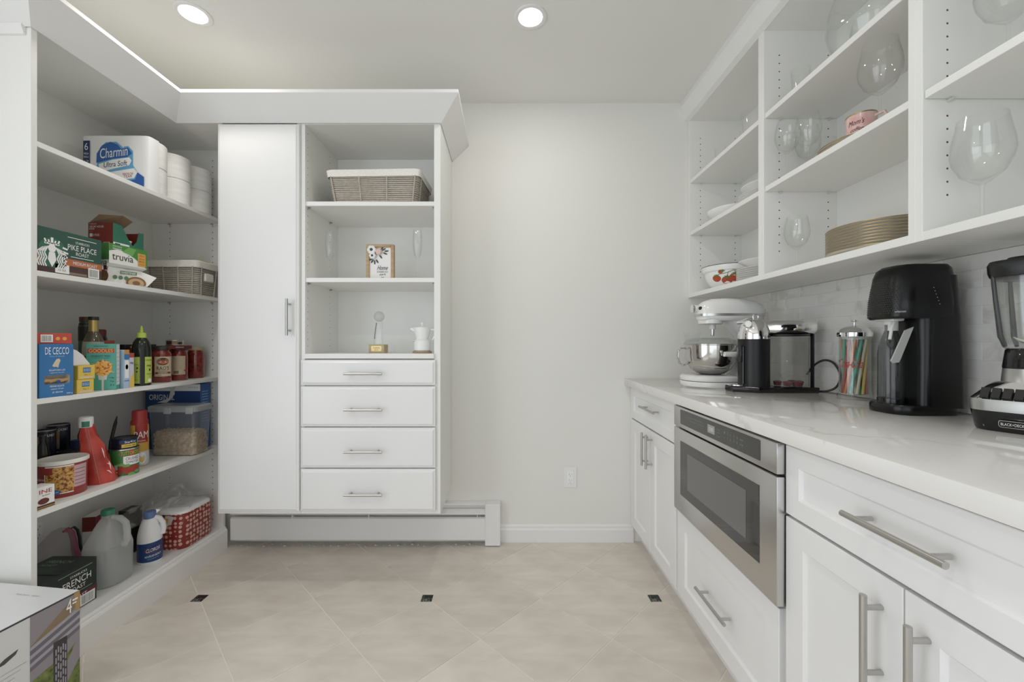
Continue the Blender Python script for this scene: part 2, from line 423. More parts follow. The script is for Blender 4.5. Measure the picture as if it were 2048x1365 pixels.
# ------------------------------------------------------------------ downlights
LENS = mat('lamp_lens', (1, .97, .92), .5, emit=9.0)
def downlight(x, y, label, off=''):
    r = thing('ceiling_light', label, 'ceiling light', (x, y, ZC), 0, 'recessed ceiling lights')
    b = MB(); b.lathe([(.066, 0), (.066, -.004), (.062, -.006), (.049, -.003), (.0485, 0)], 40, cap=False); b.build('trim_ring', TRIMW, r, 40)
    b = MB(); b.lathe([(.0485, -.0022), (.0, -.0022)], 40, cap=False); b.build('lens' + off, LENS, r)
    l = bpy.data.lights.new('ceiling_lamp' + off, 'AREA'); l.shape = 'DISK'; l.size = .09; l.energy = LAMP_POWER; l.color = (1, .955, .89)
    lo = bpy.data.objects.new('ceiling_lamp' + off, l); COL.objects.link(lo); lo.location = (x, y, ZC - .008)
downlight(.096, 1.688, 'round recessed ceiling light centred before the bare back wall')
downlight(-1.272, 1.672, 'round recessed ceiling light above the corner of the pantry crown')
downlight(.096, .33, 'round recessed ceiling light over the floor before the blender cabinet', '_offscreen')
downlight(-1.272, .33, 'round recessed ceiling light over the floor beside the printed carton', '_offscreen')

# ------------------------------------------------------------------ cabinet helpers
def panel(name, x0, x1, y0, y1, z0, z1, parent, m=None, c=.0008):
    b = MB(); b.cbox(x0, x1, y0, y1, z0, z1, c); return b.build(name, m or WHITE, parent)
def drilled(name, box, parent, axis, face, cols, z0, z1, skip=(), sgn=1):
    """a panel with rows of real shelf-pin holes, 11 mm deep; axis = normal of the drilled face at coordinate face, sgn = way into the panel"""
    b = MB(); b.cbox(*box, .0008); me = b.mesh(name); me.materials.append(WHITE); c = MB()
    for col in cols:
        for k in range(int((z1 - z0) / .032) + 1):
            z = z0 + k * .032
            if any(p < z < q for p, q in skip): continue
            p0, p1 = (face - sgn * .003), (face + sgn * .011)
            if axis == 'x': c.cyl((p0, col, z), (p1, col, z), .0027, 10)
            else: c.cyl((col, p0, z), (col, p1, z), .0027, 10)
    return put(name, cut_mesh(me, c, CHIP), None, parent)
def bar_handle(parent, c, axis, length, out, standoff=.03, r=.0055, name='handle'):
    """bar along axis at c (on the face), standing off along out"""
    a = Vector({'x': (1, 0, 0), 'y': (0, 1, 0), 'z': (0, 0, 1)}[axis]); o = Vector(out); c = Vector(c); b = MB()
    p = c + o * standoff
    b.cyl(p - a * length / 2, p + a * length / 2, r, 16)
    for s in (-1, 1):
        q = c + a * s * length * .36
        b.cyl(q - o * .001, q + o * standoff, r * .8, 12)
    return b.build(name, NICKEL, parent, 40)
def slab_front(name, parent, x0, x1, z0, z1, yf, t=.019, m=None):
    """drawer or door front facing -y with a routed rim"""
    b = MB(); rim, dep = .011, .006
    def R(i, y): return [(x0 + i, y, z0 + i), (x1 - i, y, z0 + i), (x1 - i, y, z1 - i), (x0 + i, y, z1 - i)]
    b.loft([R(0, yf + t), R(0, yf + dep + .002), R(.002, yf + dep), R(rim - .004, yf + dep * .75), R(rim, yf + .0008), R(rim + .003, yf)])
    return b.build(name, m or WHITE_L, parent)
def shaker_front(name, parent, y0, y1, z0, z1, xf, t=.019, st=.058, m=None):
    """door or drawer front facing -x with a recessed centre panel"""
    b = MB()
    def R(i, x): return [(x, y0 + i, z0 + i), (x, y1 - i, z0 + i), (x, y1 - i, z1 - i), (x, y0 + i, z1 - i)]
    b.loft([R(0, xf + t), R(0, xf + .0015), R(.0015, xf), R(st, xf), R(st + .004, xf + .004), R(st + .006, xf + .0075)])
    return b.build(name, m or WHITE_L, parent)

# ------------------------------------------------------------------ pantry shelving on the left wall
pu = thing('pantry_shelving', 'tall white open pantry shelving filled with groceries along the wall', 'shelving', (0, 0, 0))
XF, XBK, YN, YE = -1.52, -1.897, 1.317, 2.208
panel('side_panel', XL + .001, XF, YN, YN + .018, 0, 2.16, pu)
drilled('side_panel', (XL + .001, XF, YE, YE + .018, .0, 2.16), pu, 'y', YE, (-1.804, -1.576), .16, 2.10, [(1.735, 1.765), (1.318, 1.345), (.90, .93), (.53, .56)])
panel('back_panel', XL + .001, XBK, YN + .018, YE, .0, 2.16, pu)
panel('top_panel', XBK, XF, YN + .018, YE, 2.136, 2.155, pu)
for z in (1.760, 1.341, .924, .557): panel('shelf', XBK, XF, YN + .018, YE, z - .018, z, pu)
panel('deck', XBK, XF, YN + .018, YE, .098, .12, pu)
b = MB(); b.prism([(XF, 0), (-1.504, 0), (-1.504, .096), (-1.507, .104), (-1.512, .107), (-1.512, .113), (XF, .118)], YN, YE + .012, 'y'); b.build('kick_board', TRIMW, pu)
for z in (1.742, 1.323, .906, .539):
    for x in (-1.804, -1.576):
        b = MB(); b.cyl((x, YE, z - .004), (x, YE - .012, z - .004), .0035, 8); b.build('shelf_pin', NICKEL, pu)
# filler board bridging the pantry and the tall cupboard under the crown
panel('filler_top', -1.52, -1.332, 1.9, YB - .002, 2.12, 2.138, pu)

# ------------------------------------------------------------------ tall cupboard and drawer tower, hung above the heater
YC, ZB = 1.900, .318
tc = thing('tall_cupboard', 'tall white cupboard with one long door and vertical bar handle', 'cupboard')
panel('side_panel', -1.330, -1.312, YC, YB - .001, ZB, 2.138, tc); panel('side_panel', -.967, -.949, YC, YB - .001, ZB, 2.138, tc)
panel('top_panel', -1.312, -.967, YC, YB - .001, 2.118, 2.138, tc); panel('bottom_panel', -1.312, -.967, YC, YB - .001, ZB, ZB + .018, tc)
panel('back_panel', -1.312, -.967, YB - .012, YB - .001, ZB + .018, 2.118, tc)
dr = slab_front('door', tc, -1.322, -.951, ZB + .016, 2.106, YC - .021)
bar_handle(dr, (-.988, YC - .021, 1.221), 'z', .166, (0, -1, 0))
dt = thing('drawer_tower', 'white wall tower with open shelves above four drawers', 'cabinet')
drilled('side_panel', (-.948, -.930, YC, YB - .001, ZB, 2.138), dt, 'x', -.930, (1.928, 2.167), 1.09, 2.09, [(1.735, 1.765), (1.383, 1.41)], -1); panel('side_panel', -.336, -.3067, YC, YB - .001, ZB, 2.138, dt)
panel('top_panel', -.930, -.336, YC, YB - .001, 2.112, 2.138, dt); panel('bottom_panel', -.930, -.336, YC, YB - .001, ZB, ZB + .018, dt)
panel('back_panel', -.930, -.336, 2.267, YB - .001, ZB + .018, 2.112, dt)
for z in (1.759, 1.406): panel('shelf', -.930, -.336, YC + .006, 2.267, z - .020, z, dt)
panel('shelf', -.930, -.334, YC - .014, 2.267, 1.033, 1.055, dt)
panel('drawer_box', -.930, -.336, YC + .004, 2.20, ZB + .02, 1.03, dt)
for z0, z1, hz in ((.912, 1.026, .966), (.723, .906, .803), (.534, .717, .614), (ZB + .018, .528, .421)):
    d = slab_front('drawer', dt, -.943, -.327, z0, z1, YC - .021)
    bar_handle(d, (-.647, YC - .021, hz), 'x', .172, (0, -1, 0))
for z in (1.739, 1.386):
    for y in (1.93, 2.167):
        for x, s in ((-.930, 1), (-.336, -1)):
            b = MB(); b.cyl((x, y, z - .004), (x + s * .012, y, z - .004), .0035, 8); b.build('shelf_pin', NICKEL, dt)

# ------------------------------------------------------------------ baseboard heater
hr = thing('baseboard_heater', 'long white baseboard heater with dark slots under the hanging cabinets', 'heater')
YH = 2.236
b = MB(); b.prism([(YB - .001, .03), (YB - .012, .03), (YB - .012, .205), (YB - .03, .213), (YB - .03, .222), (YB - .001, .226)], -1.50, -.118, 'x'); b.build('back_plate', TRIMW, hr)
b = MB(); b.prism([(YH + .004, .032), (YH, .036), (YH, .150), (YH + .012, .156), (YH + .012, .153), (YH + .003, .147), (YH + .003, .032)], -1.50, -.118, 'x'); b.build('front_cover', TRIMW, hr)
b = MB(); b.prism([(YH - .002, .178), (YH + .03, .193), (YH + .03, .190), (YH - .002, .174)], -1.50, -.118, 'x'); b.build('damper', TRIMW, hr)
b = MB(); b.cyl((-1.50, YH + .026, .085), (-.12, YH + .026, .085), .010, 12)
for k in range(150): b.box(-1.495 + k * .0091, -1.4945 + k * .0091, YH + .006, YB - .016, .052, .118)
b.build('fin_element', mat('fin_aluminium', (.45, .45, .45), .5, .6), hr)['kind'] = 'stuff'
b = MB(); b.cbox(-.119, -.036, YH - .006, YB - .001, .005, .229, .003); b.build('end_cap', TRIMW, hr)
for x in (-1.165, -.161, -.75):
    b = MB(); b.box(x - .0015, x + .0015, YH - .001, YH + .02, .150, .19); b.build('bracket', TRIMW, hr)
b = MB()
for k in range(34):
    x = -1.48 + k * .04 + random.uniform(-.01, .01); r = random.uniform(.004, .011)
    b.lathe([(r, 0), (r * .7, r * .5), (0, r * .7)], 6, (x, YH + random.uniform(0.0, .03)), 0)
o = b.build('plaster_crumbs', mat('crumbs', (.5, .49, .47), .9)); o['kind'] = 'stuff'; o['label'] = 'grey dust and crumbs under the baseboard heater'; o['category'] = 'crumbs'

# ------------------------------------------------------------------ wall sockets
def socket(label, loc, rz):
    r = thing('wall_socket', label, 'socket', loc, rz)         # faces local -y, back at y=0
    b = MB(); b.cbox(-.036, .036, -.006, 0, -.058, .058, .002); b.build('cover_plate', TRIMW, r)
    b = MB(); b.cbox(-.0165, .0165, -.009, -.005, -.034, .034, .0015); me = b.mesh('receptacle'); me.materials.append(PAPERW); c = MB()
    for zz in (-.017, .017):
        for dx, hh in ((-.0065, .004), (.0065, .0032)): c.box(dx - .0011, dx + .0011, -.011, -.0056, zz + .002 - hh, zz + .002 + hh)
        c.cyl((0, -.011, zz - .0085), (0, -.0056, zz - .0085), .0024, 10)
    put('receptacle', cut_mesh(me, c, BRASS), None, r)
socket('white duplex wall socket on the bare back wall above the baseboard', (.352, YB, .358), 0)
socket('white duplex socket on the pantry back panel above the lowest deck', (XBK, 1.66, .345), PI / 2)

# ------------------------------------------------------------------ right-hand base cabinets
XD = .683
def base_unit(name, label, y0, y1, cat='cabinet'):
    r = thing(name, label, cat)
    panel('side_panel', XD + .02, 1.30, y0, y0 + .018, .1, .868, r, WHITE_L); panel('side_panel', XD + .02, 1.30, y1 - .018, y1, .1, .868, r, WHITE_L)
    panel('bottom_panel', XD + .02, 1.30, y0 + .018, y1 - .018, .1, .118, r, WHITE_L); panel('back_panel', 1.285, 1.30, y0 + .018, y1 - .018, .118, .868, r, WHITE_L)
    panel('toe_kick', .745, .76, y0, y1, .0, .1, r, WHITE_L)
    return r
bu = base_unit('base_cabinet', 'white shaker base cabinet with drawer over two doors beside back wall', 1.66, YB - .002)
panel('filler_strip', XD + .004, XD + .02, 2.272, YB - .002, .1, .868, bu, WHITE_L)
d = shaker_front('drawer', bu, 1.672, 2.268, .695, .862, XD, st=.042); bar_handle(d, (XD, 1.94, .79), 'y', .20, (-1, 0, 0))
d = shaker_front('door', bu, 1.972, 2.268, .106, .688, XD); bar_handle(d, (XD, 2.0, .59), 'z', .16, (-1, 0, 0))
d = shaker_front('door', bu, 1.672, 1.969, .106, .688, XD); bar_handle(d, (XD, 1.942, .59), 'z', .16, (-1, 0, 0))
mu = base_unit('base_cabinet', 'white base cabinet with one deep drawer beneath the built-in microwave', 1.03, 1.658)
panel('filler_strip', XD + .003, XD + .02, 1.645, 1.658, .106, .868, mu, WHITE_L)
d = shaker_front('drawer', mu, 1.036, 1.645, .106, .438, XD); bar_handle(d, (XD, 1.335, .257), 'y', .19, (-1, 0, 0))
panel('shelf', XD + .02, 1.285, 1.048, 1.64, .44, .455, mu, WHITE_L)
b2 = base_unit('base_cabinet', 'white shaker base cabinet with wide drawer and doors below the blender', .40, 1.0125)
d = shaker_front('drawer', b2, .406, 1.0112, .690, .857, XD, st=.045); bar_handle(d, (XD, .705, .777), 'y', .19, (-1, 0, 0), .034, .006)
d = shaker_front('door', b2, .712, 1.0112, .106, .683, XD); bar_handle(d, (XD, .752, .565), 'z', .165, (-1, 0, 0), .034, .006)
d = shaker_front('door', b2, .406, .709, .106, .683, XD); bar_handle(d, (XD, .668, .565), 'z', .165, (-1, 0, 0), .034, .006)

# ------------------------------------------------------------------ drawer microwave
mw = thing('microwave_drawer', 'built-in stainless steel microwave drawer with dark glass window', 'microwave')
XM = .663
GLASSD = mat('dark_oven_glass', (.035, .034, .033), .04, 0, .9)
GLASSW = mat('oven_window_mesh', (.115, .113, .108), .06, 0, .9)
CTRL = mat('control_glass', (.045, .045, .043), .12, 0, .7)
b = MB(); b.cbox(XD + .02, 1.18, 1.052, 1.636, .457, .86, .002); b.build('body', DARK, mw)
b = MB(); b.cbox(XM, XD + .0195, 1.014, 1.638, .782, .860, .0025, 2); b.build('control_fascia', STEEL, mw, 40)
b = MB(); b.cbox(XM, XD + .0195, 1.014, 1.638, .456, .776, .0025, 2); dm = b.build('drawer_front', STEEL, mw, 40)
F = Face(mw, (XM, 1.577, .797), (0, -1, 0), (0, 0, 1))
F.poly(rrect(.498, .055, .004, 4, .249, .0275), CTRL, 'control_panel', .0006)
F2 = Face(dm, (XM, 1.577, .527), (0, -1, 0), (0, 0, 1))
F2.rect(0, 0, .494, .205, GLASSD, 'window', .0006); F2.rect(.062, .036, .434, .171, GLASSW, 'window_screen', .0010)
LCD = mat('lcd_grey', (.33, .33, .31), .3); CTX = mat('control_print', (.30, .30, .29), .5)
F.rect(.215, .0145, .262, .0415, LCD, 'display', .0010); F.text('12:00', .2385, .028, .026, .012, PAPERW, .0014)
for k, (row, yy) in enumerate((('Popcorn Reheat Beverage Defrost', .038), ('Melt Sensor Soften Keep Warm', .026))): F.text(row, .125, yy, .13, .0055, CTX, .0010)
F.text('Open', .285, .037, .018, .005, CTX, .0010); F.text('Close', .285, .027, .018, .005, CTX, .0010); F.text('Power', .285, .016, .018, .005, CTX, .0010)
for k in range(5):
    F.text(str(k + 1), .322 + k * .017, .036, .0035, .007, CTX, .0010); F.text(str((k + 6) % 10), .322 + k * .017, .021, .0035, .007, CTX, .0010)
F.text('Start', .413, .035, .016, .005, CTX, .0010); F.text('Stop', .413, .021, .016, .005, CTX, .0010)

# ------------------------------------------------------------------ worktop and marble splashback
QUARTZ = marble_mat('white_quartz', (.76, .75, .73), (.45, .42, .38), 1.3, .07, .55, width=.012)
b = MB(); b.cbox(.652, XR - .001, .38, YB - .001, .869, .906, .0025, 2)
tag(b.build('worktop', QUARTZ, None, 40), 'white veined quartz worktop running along the right wall', 'worktop')
MARBLE = marble_mat('white_marble_tile', (.80, .79, .77), (.42, .40, .37), 4.0, .22, .42, True, .07)
TM = {}
b = MB(); b.box(XR - .0068, XR - .0005, .38, YB - .0005, .9065, 1.3535); b.build('tile_grout', mat('pale_grout', (.74, .73, .70), .8), wr)
for row in range(9):
    z0 = .9065 + row * .0505; z1 = min(z0 + .0495, 1.3535)
    y = 1.632 + .201 * 4 + (0 if row % 2 == 0 else -.1005)
    while y > .38:
        ya, yb = max(y - .201 + .001, .38), min(y, YB - .0005)
        if yb - ya > .01:
            k = (round(yb - ya, 4), round(z1 - z0, 4))
            if k not in TM:
                b = MB(); b.cbox(0, .0078, 0, k[0], 0, k[1], .0006); TM[k] = b.mesh('splashback_tile')
            o = put('splashback_tile', TM[k], MARBLE, wr); o.location = (XR - .0079, ya, z0)
        y -= .201

# ------------------------------------------------------------------ open wall cabinets on the right
XU = 1.006
def upper(label, y0, y1, shelves):
    r = thing('wall_cabinet', label, 'cabinet', (0, 0, 0), 0, 'open white wall cabinets above the worktop')
    drilled('side_panel', (XU, 1.302, y1 - .018, y1, 1.354, 2.35), r, 'y', y1 - .018, (1.0666, 1.2585), 1.465, 2.26, [(z - .04, z + .02) for z in shelves]); panel('side_panel', XU, 1.302, y0, y0 + .018, 1.354, 2.35, r)
    panel('bottom_panel', XU, 1.302, y0 + .018, y1 - .018, 1.354, 1.376, r); panel('top_panel', XU, 1.302, y0 + .018, y1 - .018, 2.33, 2.35, r)
    panel('back_panel', 1.292, 1.302, y0 + .018, y1 - .018, 1.376, 2.33, r)
    for z in shelves:
        panel('shelf', XU + .004, 1.292, y0 + .020, y1 - .020, z - .020, z, r)
        for x in (1.0666, 1.2585):
            b = MB(); b.cyl((x, y1 - .018, z - .024), (x, y1 - .03, z - .024), .004, 8); b.build('shelf_pin', mat('clear_pin', (.6, .6, .6), .2), r)
    return r
upper('open white wall cabinet holding the tomato bowl, next to the back wall', 1.634, YB - .002, (1.717, 2.004))
upper('open white wall cabinet holding gold-rimmed plates and the pink mug', 1.017, 1.634, (1.717, 2.004))
upper('open white wall cabinet holding only large wine glasses', .40, 1.017, (1.717, 2.004))
# ================================================================== groceries on the pantry shelves
S1, S2, S3, S4, S5 = 1.760, 1.341, .924, .557, .12
def flat(n, c, r=.5): return mat(n, c, r)
CARDB = noise_mat('brown_cardboard', [(.26, .17, .10), (.33, .23, .14)], 30, 3, .8)
# ---- toilet paper pack
TPW = noise_mat('tissue_white', [(.80, .79, .77), (.88, .875, .86)], 40, 3, .85, (.3, .3, 2.5), 0, .25)
tp = thing('toilet_paper_pack', 'wrapped pack of white toilet rolls with blue cloud print', 'toilet paper', (-1.524, 1.755, S1))
for iy in range(3):
    for ix in range(2):
        for iz in range(2):
            b = MB(); b.lathe([(.018, .002), (.065, .0), (.0695, .004), (.07, .055), (.0695, .108), (.065, .1125), (.018, .110)], 36, cap=False)
            o = b.build('roll', TPW, tp, 30); o.location = (-.070 - ix * .1405, .072 + iy * .1395, .0005 + iz * .113)
b = MB(); pl = [(-.284, .09), (-.284, .012), (-.281, .003), (-.274, .0)] + [(-.274 + .274 * k / 10, -.002 * math.sin(PI * k / 5) ** 2) for k in range(1, 10)] + [(-.012, .0), (-.003, .004), (.001, .014), (.0015, .05)]
n = len(pl); b.add([(x, y, h) for h in (.0, .2268) for x, y in pl], [(i, i + 1, n + i + 1, n + i) for i in range(n - 1)])
b.build('wrapper', flat('tissue_wrap', (.84, .84, .84), .35), tp, 40)
F = Face(tp, (-.280, -.0028, 0), (1, 0, 0), (0, 0, 1))
NAVY, BLUE, SKY = flat('print_navy', '#1d3566'), flat('print_blue', '#1f5fae'), flat('print_sky', '#5aa9d8')
F.poly([(.055, .06), (.075, .175), (.10, .198), (.145, .20), (.17, .178), (.195, .182), (.215, .16), (.215, .10), (.235, .07), (.262, .045), (.262, .002), (.10, .002)], SKY, 'cloud_print', .0004)
F.poly([(.06, .11), (.062, .15), (.085, .185), (.12, .2), (.15, .188), (.165, .17), (.195, .175), (.212, .15), (.19, .135), (.13, .128)], BLUE, 'cloud_print', .0008)
F.poly([(.07, .105), (.13, .124), (.20, .134), (.21, .12), (.20, .10), (.13, .085), (.075, .07)], PAPERW, 'cloud_print', .0008)
F.poly([(.06, .06), (.14, .075), (.22, .088), (.235, .07), (.22, .045), (.12, .035), (.06, .03)], PAPERW, 'cloud_print', .0009)
F.poly([(.235, .07), (.262, .05), (.262, .002), (.13, .002), (.13, .02), (.225, .04)], BLUE, 'cloud_print', .0009)
F.text('Charmin', .135, .156, .118, .042, PAPERW, .0013, .12, .15)
F.text('Ultra Soft', .142, .106, .10, .022, NAVY, .0013, .10, .15)
F.text('softest.', .105, .058, .07, .022, NAVY, .0013, .06); F.text('IRRESISTIBLE TEAR', .195, .064, .045, .009, flat('print_red', '#b5202c'), .0013, .06); F.text('TEAR', .195, .053, .036, .011, flat('print_red', '#b5202c'), .0013, .06)
F.rect(.004, .09, .032, .205, NAVY, 'print', .0005); F.text('6', .018, .18, .015, .03, PAPERW, .0010); F.text('MEGA', .018, .15, .02, .008, PAPERW, .0010); F.text('ROLLS', .018, .136, .02, .008, PAPERW, .0010); F.text('= 24', .018, .118, .018, .010, PAPERW, .0010)

# ---- coffee pod box, green with orange band
GRN, ORG = flat('print_green', '#245244'), flat('print_orange', '#b8642c')
SZ = (.15, .215, .150)
pk = carton('coffee_box', 'green coffee pod box with orange band lying on the second shelf', 'box', (-1.528 - SZ[0] / 2, 1.447, S2), SZ, GRN)
F = face_px(pk, SZ)
F.rect(.0, .034, .215, .058, ORG, 'print'); F.rect(0, 0, .215, .034, flat('print_brown', '#4a2f29'), 'print')
F.rect(.055, .004, .10, .034, PAPERW, 'print', .0006); F.oval(.077, .026, .012, .005, INK); F.text('12 OZ', .077, .014, .024, .006, INK)
F.text('MEDIUM ROAST', .155, .046, .085, .011, PAPERW); F.text('PIKE PLACE', .145, .100, .10, .019, PAPERW); F.text('ROAST', .145, .080, .045, .012, PAPERW); F.text('STARBUCKS', .145, .119, .048, .008, PAPERW)
for yy, ww in ((.133, .10), (.066, .08)): F.rect(.145 - ww / 2, yy, .145 + ww / 2, yy + .002, PAPERW, 'print_line')
F.rect(.10, .004, .16, .012, flat('print_tan', '#8c7660'), 'print', .0006); F.bars(.165, .003, .205, .038)
# emblem: white disc with long-haired crowned figure, drawn in strokes
F.oval(.047, .068, .0445, .050, flat('print_green2', '#2f6b55'), 'emblem_disc', .0006, 36)
b = MB()
def stroke(pts, wd, l=.0011):
    for (x0, y0), (x1, y1) in zip(pts, pts[1:]):
        d = Vector((x1 - x0, y1 - y0)); q = Vector((-d.y, d.x)).normalized() * wd / 2
        b.add([F.P(x0 - q.x, y0 - q.y, l), F.P(x1 - q.x, y1 - q.y, l), F.P(x1 + q.x, y1 + q.y, l), F.P(x0 + q.x, y0 + q.y, l)], [(0, 1, 2, 3)])
for s in (-1, 1):
    for k in range(4):
        xo = .017 + k * .007
        stroke([(.045 + s * xo * .7, .088 - k * .002), (.045 + s * (xo + .006), .066), (.045 + s * (xo - .001), .050), (.045 + s * (xo + .006), .034), (.045 + s * xo, .020)], .0042)
stroke([(.022, .098), (.068, .098)], .006); stroke([(.028, .098), (.022, .112)], .005); stroke([(.062, .098), (.068, .112)], .005); stroke([(.045, .098), (.045, .119)], .008); stroke([(.037, .098), (.034, .110)], .005); stroke([(.053, .098), (.056, .110)], .005)
for k in range(5): stroke([(.078, .092 - k * .014), (.096 - abs(k - 1) * .002, .088 - k * .014)], .006)
b.build('emblem', PAPERW, pk)
F.oval(.045, .083, .012, .014, PAPERW, 'emblem', .0012); F.poly([(.036, .07), (.054, .07), (.058, .045), (.045, .02), (.032, .045)], PAPERW, 'emblem', .0012)

# ---- sweetener dispenser carton
SZ = (.088, .152, .155)
WCARD = flat('carton_white', (.80, .80, .77))
tv = thing('sweetener_carton', 'white and green sweetener carton with its dispensing flap torn open', 'carton', (-1.583, 1.684, S2), math.radians(-6))
dx, dy, dz = SZ
b = MB(); b.prism([(-dx / 2, 0), (dx / 2 - .03, 0), (dx / 2 - .03, .062), (dx / 2 - .028, .064), (dx / 2, .078), (dx / 2, dz), (-dx / 2, dz)], -dy / 2, dy / 2, 'y'); b.build('carton', WCARD, tv)
F = face_px(tv, SZ)
LG = flat('print_leaf_green', '#3f8a34')
F.poly([(0, .155), (0, .125), (.03, .135), (.06, .132), (.10, .112), (.14, .082), (.152, .078), (.152, .155)], LG, 'leaf_print')
F.poly([(.05, .13), (.075, .152), (.105, .15), (.09, .12)], flat('print_leaf_light', '#67ab4a'), 'leaf_print', .0007)
F.text('truvia', .052, .106, .082, .026, flat('print_dark_green', '#2b3a1d')); F.text('plant-based', .03, .146, .034, .007, PAPERW); F.text('sweetener', .03, .137, .034, .007, PAPERW)
F.rect(.112, .083, .145, .137, flat('print_amber', '#e0a030'), 'print', .0007)
for k, t in enumerate(('ZERO', 'calorie', '80', 'packets')): F.text(t, .128, .128 - k * .012, .024, .008, flat('print_brown2', '#8a5a1a'))
G = face_my(tv, SZ); G.rect(0, .09, .088, .155, LG, 'print'); G.text('truvia', .045, .08, .07, .022, flat('print_dark_green', '#2b3a1d'))
G.oval(.062, .0265, .024, .024, flat('coffee_brown', '#8d6238'), 'print', .0007); G.rect(.064, .05, .078, .068, flat('print_dark_red', '#6b241f'), 'print')
# flap folded outward
b = MB(); q = [(dx / 2 - .028, -.066, .004), (dx / 2 + .02, -.07, .003), (dx / 2 + .046, .10, .047), (dx / 2 - .02, .078, .066), (dx / 2 - .028, -.066, .064)]
fl = [(.018, -.070, .001), (.058, .064, .001), (.066, .098, .044), (.030, .06, .066), (.022, -.06, .066)]
b.add([(x, y, z) for x, y, z in fl] + [(x - .0015, y, z) for x, y, z in fl], [(0, 1, 2, 3, 4), (9, 8, 7, 6, 5)] + [(i, (i + 1) % 5, 5 + (i + 1) % 5, 5 + i) for i in range(5)])
fo = b.build('flap', WCARD, tv)
H = Face(fo, (.0182, -.070, .001), (.040, .134, 0), (.006, -.001, .062))
for rx_, ry_, m_, l_ in ((.034, .026, flat('coffee_brown', '#8d6238'), .0015), (.027, .019, flat('coffee_foam', '#c8a878'), .0018), (.013, .009, flat('coffee_brown', '#8d6238'), .0021)):
    H.poly([(.100 + rx_ * math.cos(2 * PI * k / 24), max(.002, .010 + ry_ * math.sin(2 * PI * k / 24))) for k in range(24)], m_, 'print', l_)
H.rect(.045, .041, .10, .054, flat('print_moss', '#5d7d55'), 'print', .0012); H.text('SWEETENER', .0725, .0475, .048, .008, PAPERW, .0016)
for k in range(3): H.oval(.03 + k * .018, .026, .007, .008, flat('print_moss', '#5d7d55'), 'print', .0012)

# ---- open red and green coffee pod box on the sweetener carton
RED = flat('print_brick', '#8c2b20'); TEAL = flat('print_sea_green', '#2f7d63')
ob = thing('coffee_box', 'open red and green coffee pod box with its lid raised', 'box', (-1.653, 1.748, S2 + .1555), math.radians(-2))
b = MB(); b.box(-.052, .052, -.068, .068, 0, .002); b.box(-.052, -.050, -.068, .068, 0, .10); b.box(-.052, .052, .066, .068, 0, .088); b.build('tray', RED, ob)
b = MB(); b.box(-.052, .052, -.068, -.0665, 0, .10); b.build('end_panel', RED, ob)
b = MB(); b.prism([(-.068, 0), (.068, 0), (.068, .086), (.046, .086), (.036, .045), (.018, .022), (.002, .04), (-.018, .075), (-.03, .096), (-.068, .099)], .0505, .0522, 'x'); sd = b.build('side_panel', TEAL, ob)
F = Face(ob, (.0522, -.068, 0), (0, 1, 0), (0, 0, 1)); F.rect(.001, .001, .07, .022, PAPERW, 'print'); F.rect(.008, .010, .03, .018, INK, 'print', .0007); F.rect(.07, .001, .135, .010, BARC, 'print')
F = Face(ob, (-.052, -.068, 0), (1, 0, 0), (0, 0, 1)); F.text('DECAF HOUSE', .036, .083, .06, .008, PAPERW); F.text('BLEND', .016, .074, .022, .006, PAPERW); F.text('STARBUCKS', .02, .094, .032, .004, PAPERW); F.rect(.006, .042, .018, .056, PAPERW, 'print'); F.text('10 PODS', .034, .049, .028, .009, PAPERW); F.text('MEDIUM', .078, .018, .025, .005, PAPERW); F.text('roast', .012, .064, .016, .005, flat('print_pink', '#c98a80'))
b = MB(); q = [(-.05, -.066, .10), (-.05, .064, .10), (-.004, .075, .142), (.016, .01, .150), (-.02, -.055, .136)]
b.add(q + [(x, y, z + .0015) for x, y, z in q], [(0, 1, 2, 3, 4), (9, 8, 7, 6, 5)] + [(i, (i + 1) % 5, 5 + (i + 1) % 5, 5 + i) for i in range(5)]); b.build('lid_flap', CARDB, ob)
b = MB(); b.box(-.049, -.0465, -.06, .06, .003, .075); b.build('shade_card', flat('shade_brown', '#2e1f18'), ob)  # dark sheet added so the inside of the box looks shaded
for k, (x, y) in enumerate(((.0255, -.041), (.0255, .0075), (-.020, .030))):
    pr = [(.017, 0), (.0225, .036), (.024, .037), (.024, .040)]
    t = thing('coffee_pod', 'white coffee pod showing in the cut-out of the red and green box', 'coffee pod', (-1.653 + x, 1.748 + y, S2 + .158), 0, 'coffee pods in the open box')
    b = MB(); b.lathe(pr, 20); b.build('cup', PORC, t, 30); b = MB(); b.lathe([(.0235, .0402), (0, .0404)], 20, cap=False); b.build('foil_lid', flat('pod_foil', (.75, .75, .74), .3), t)

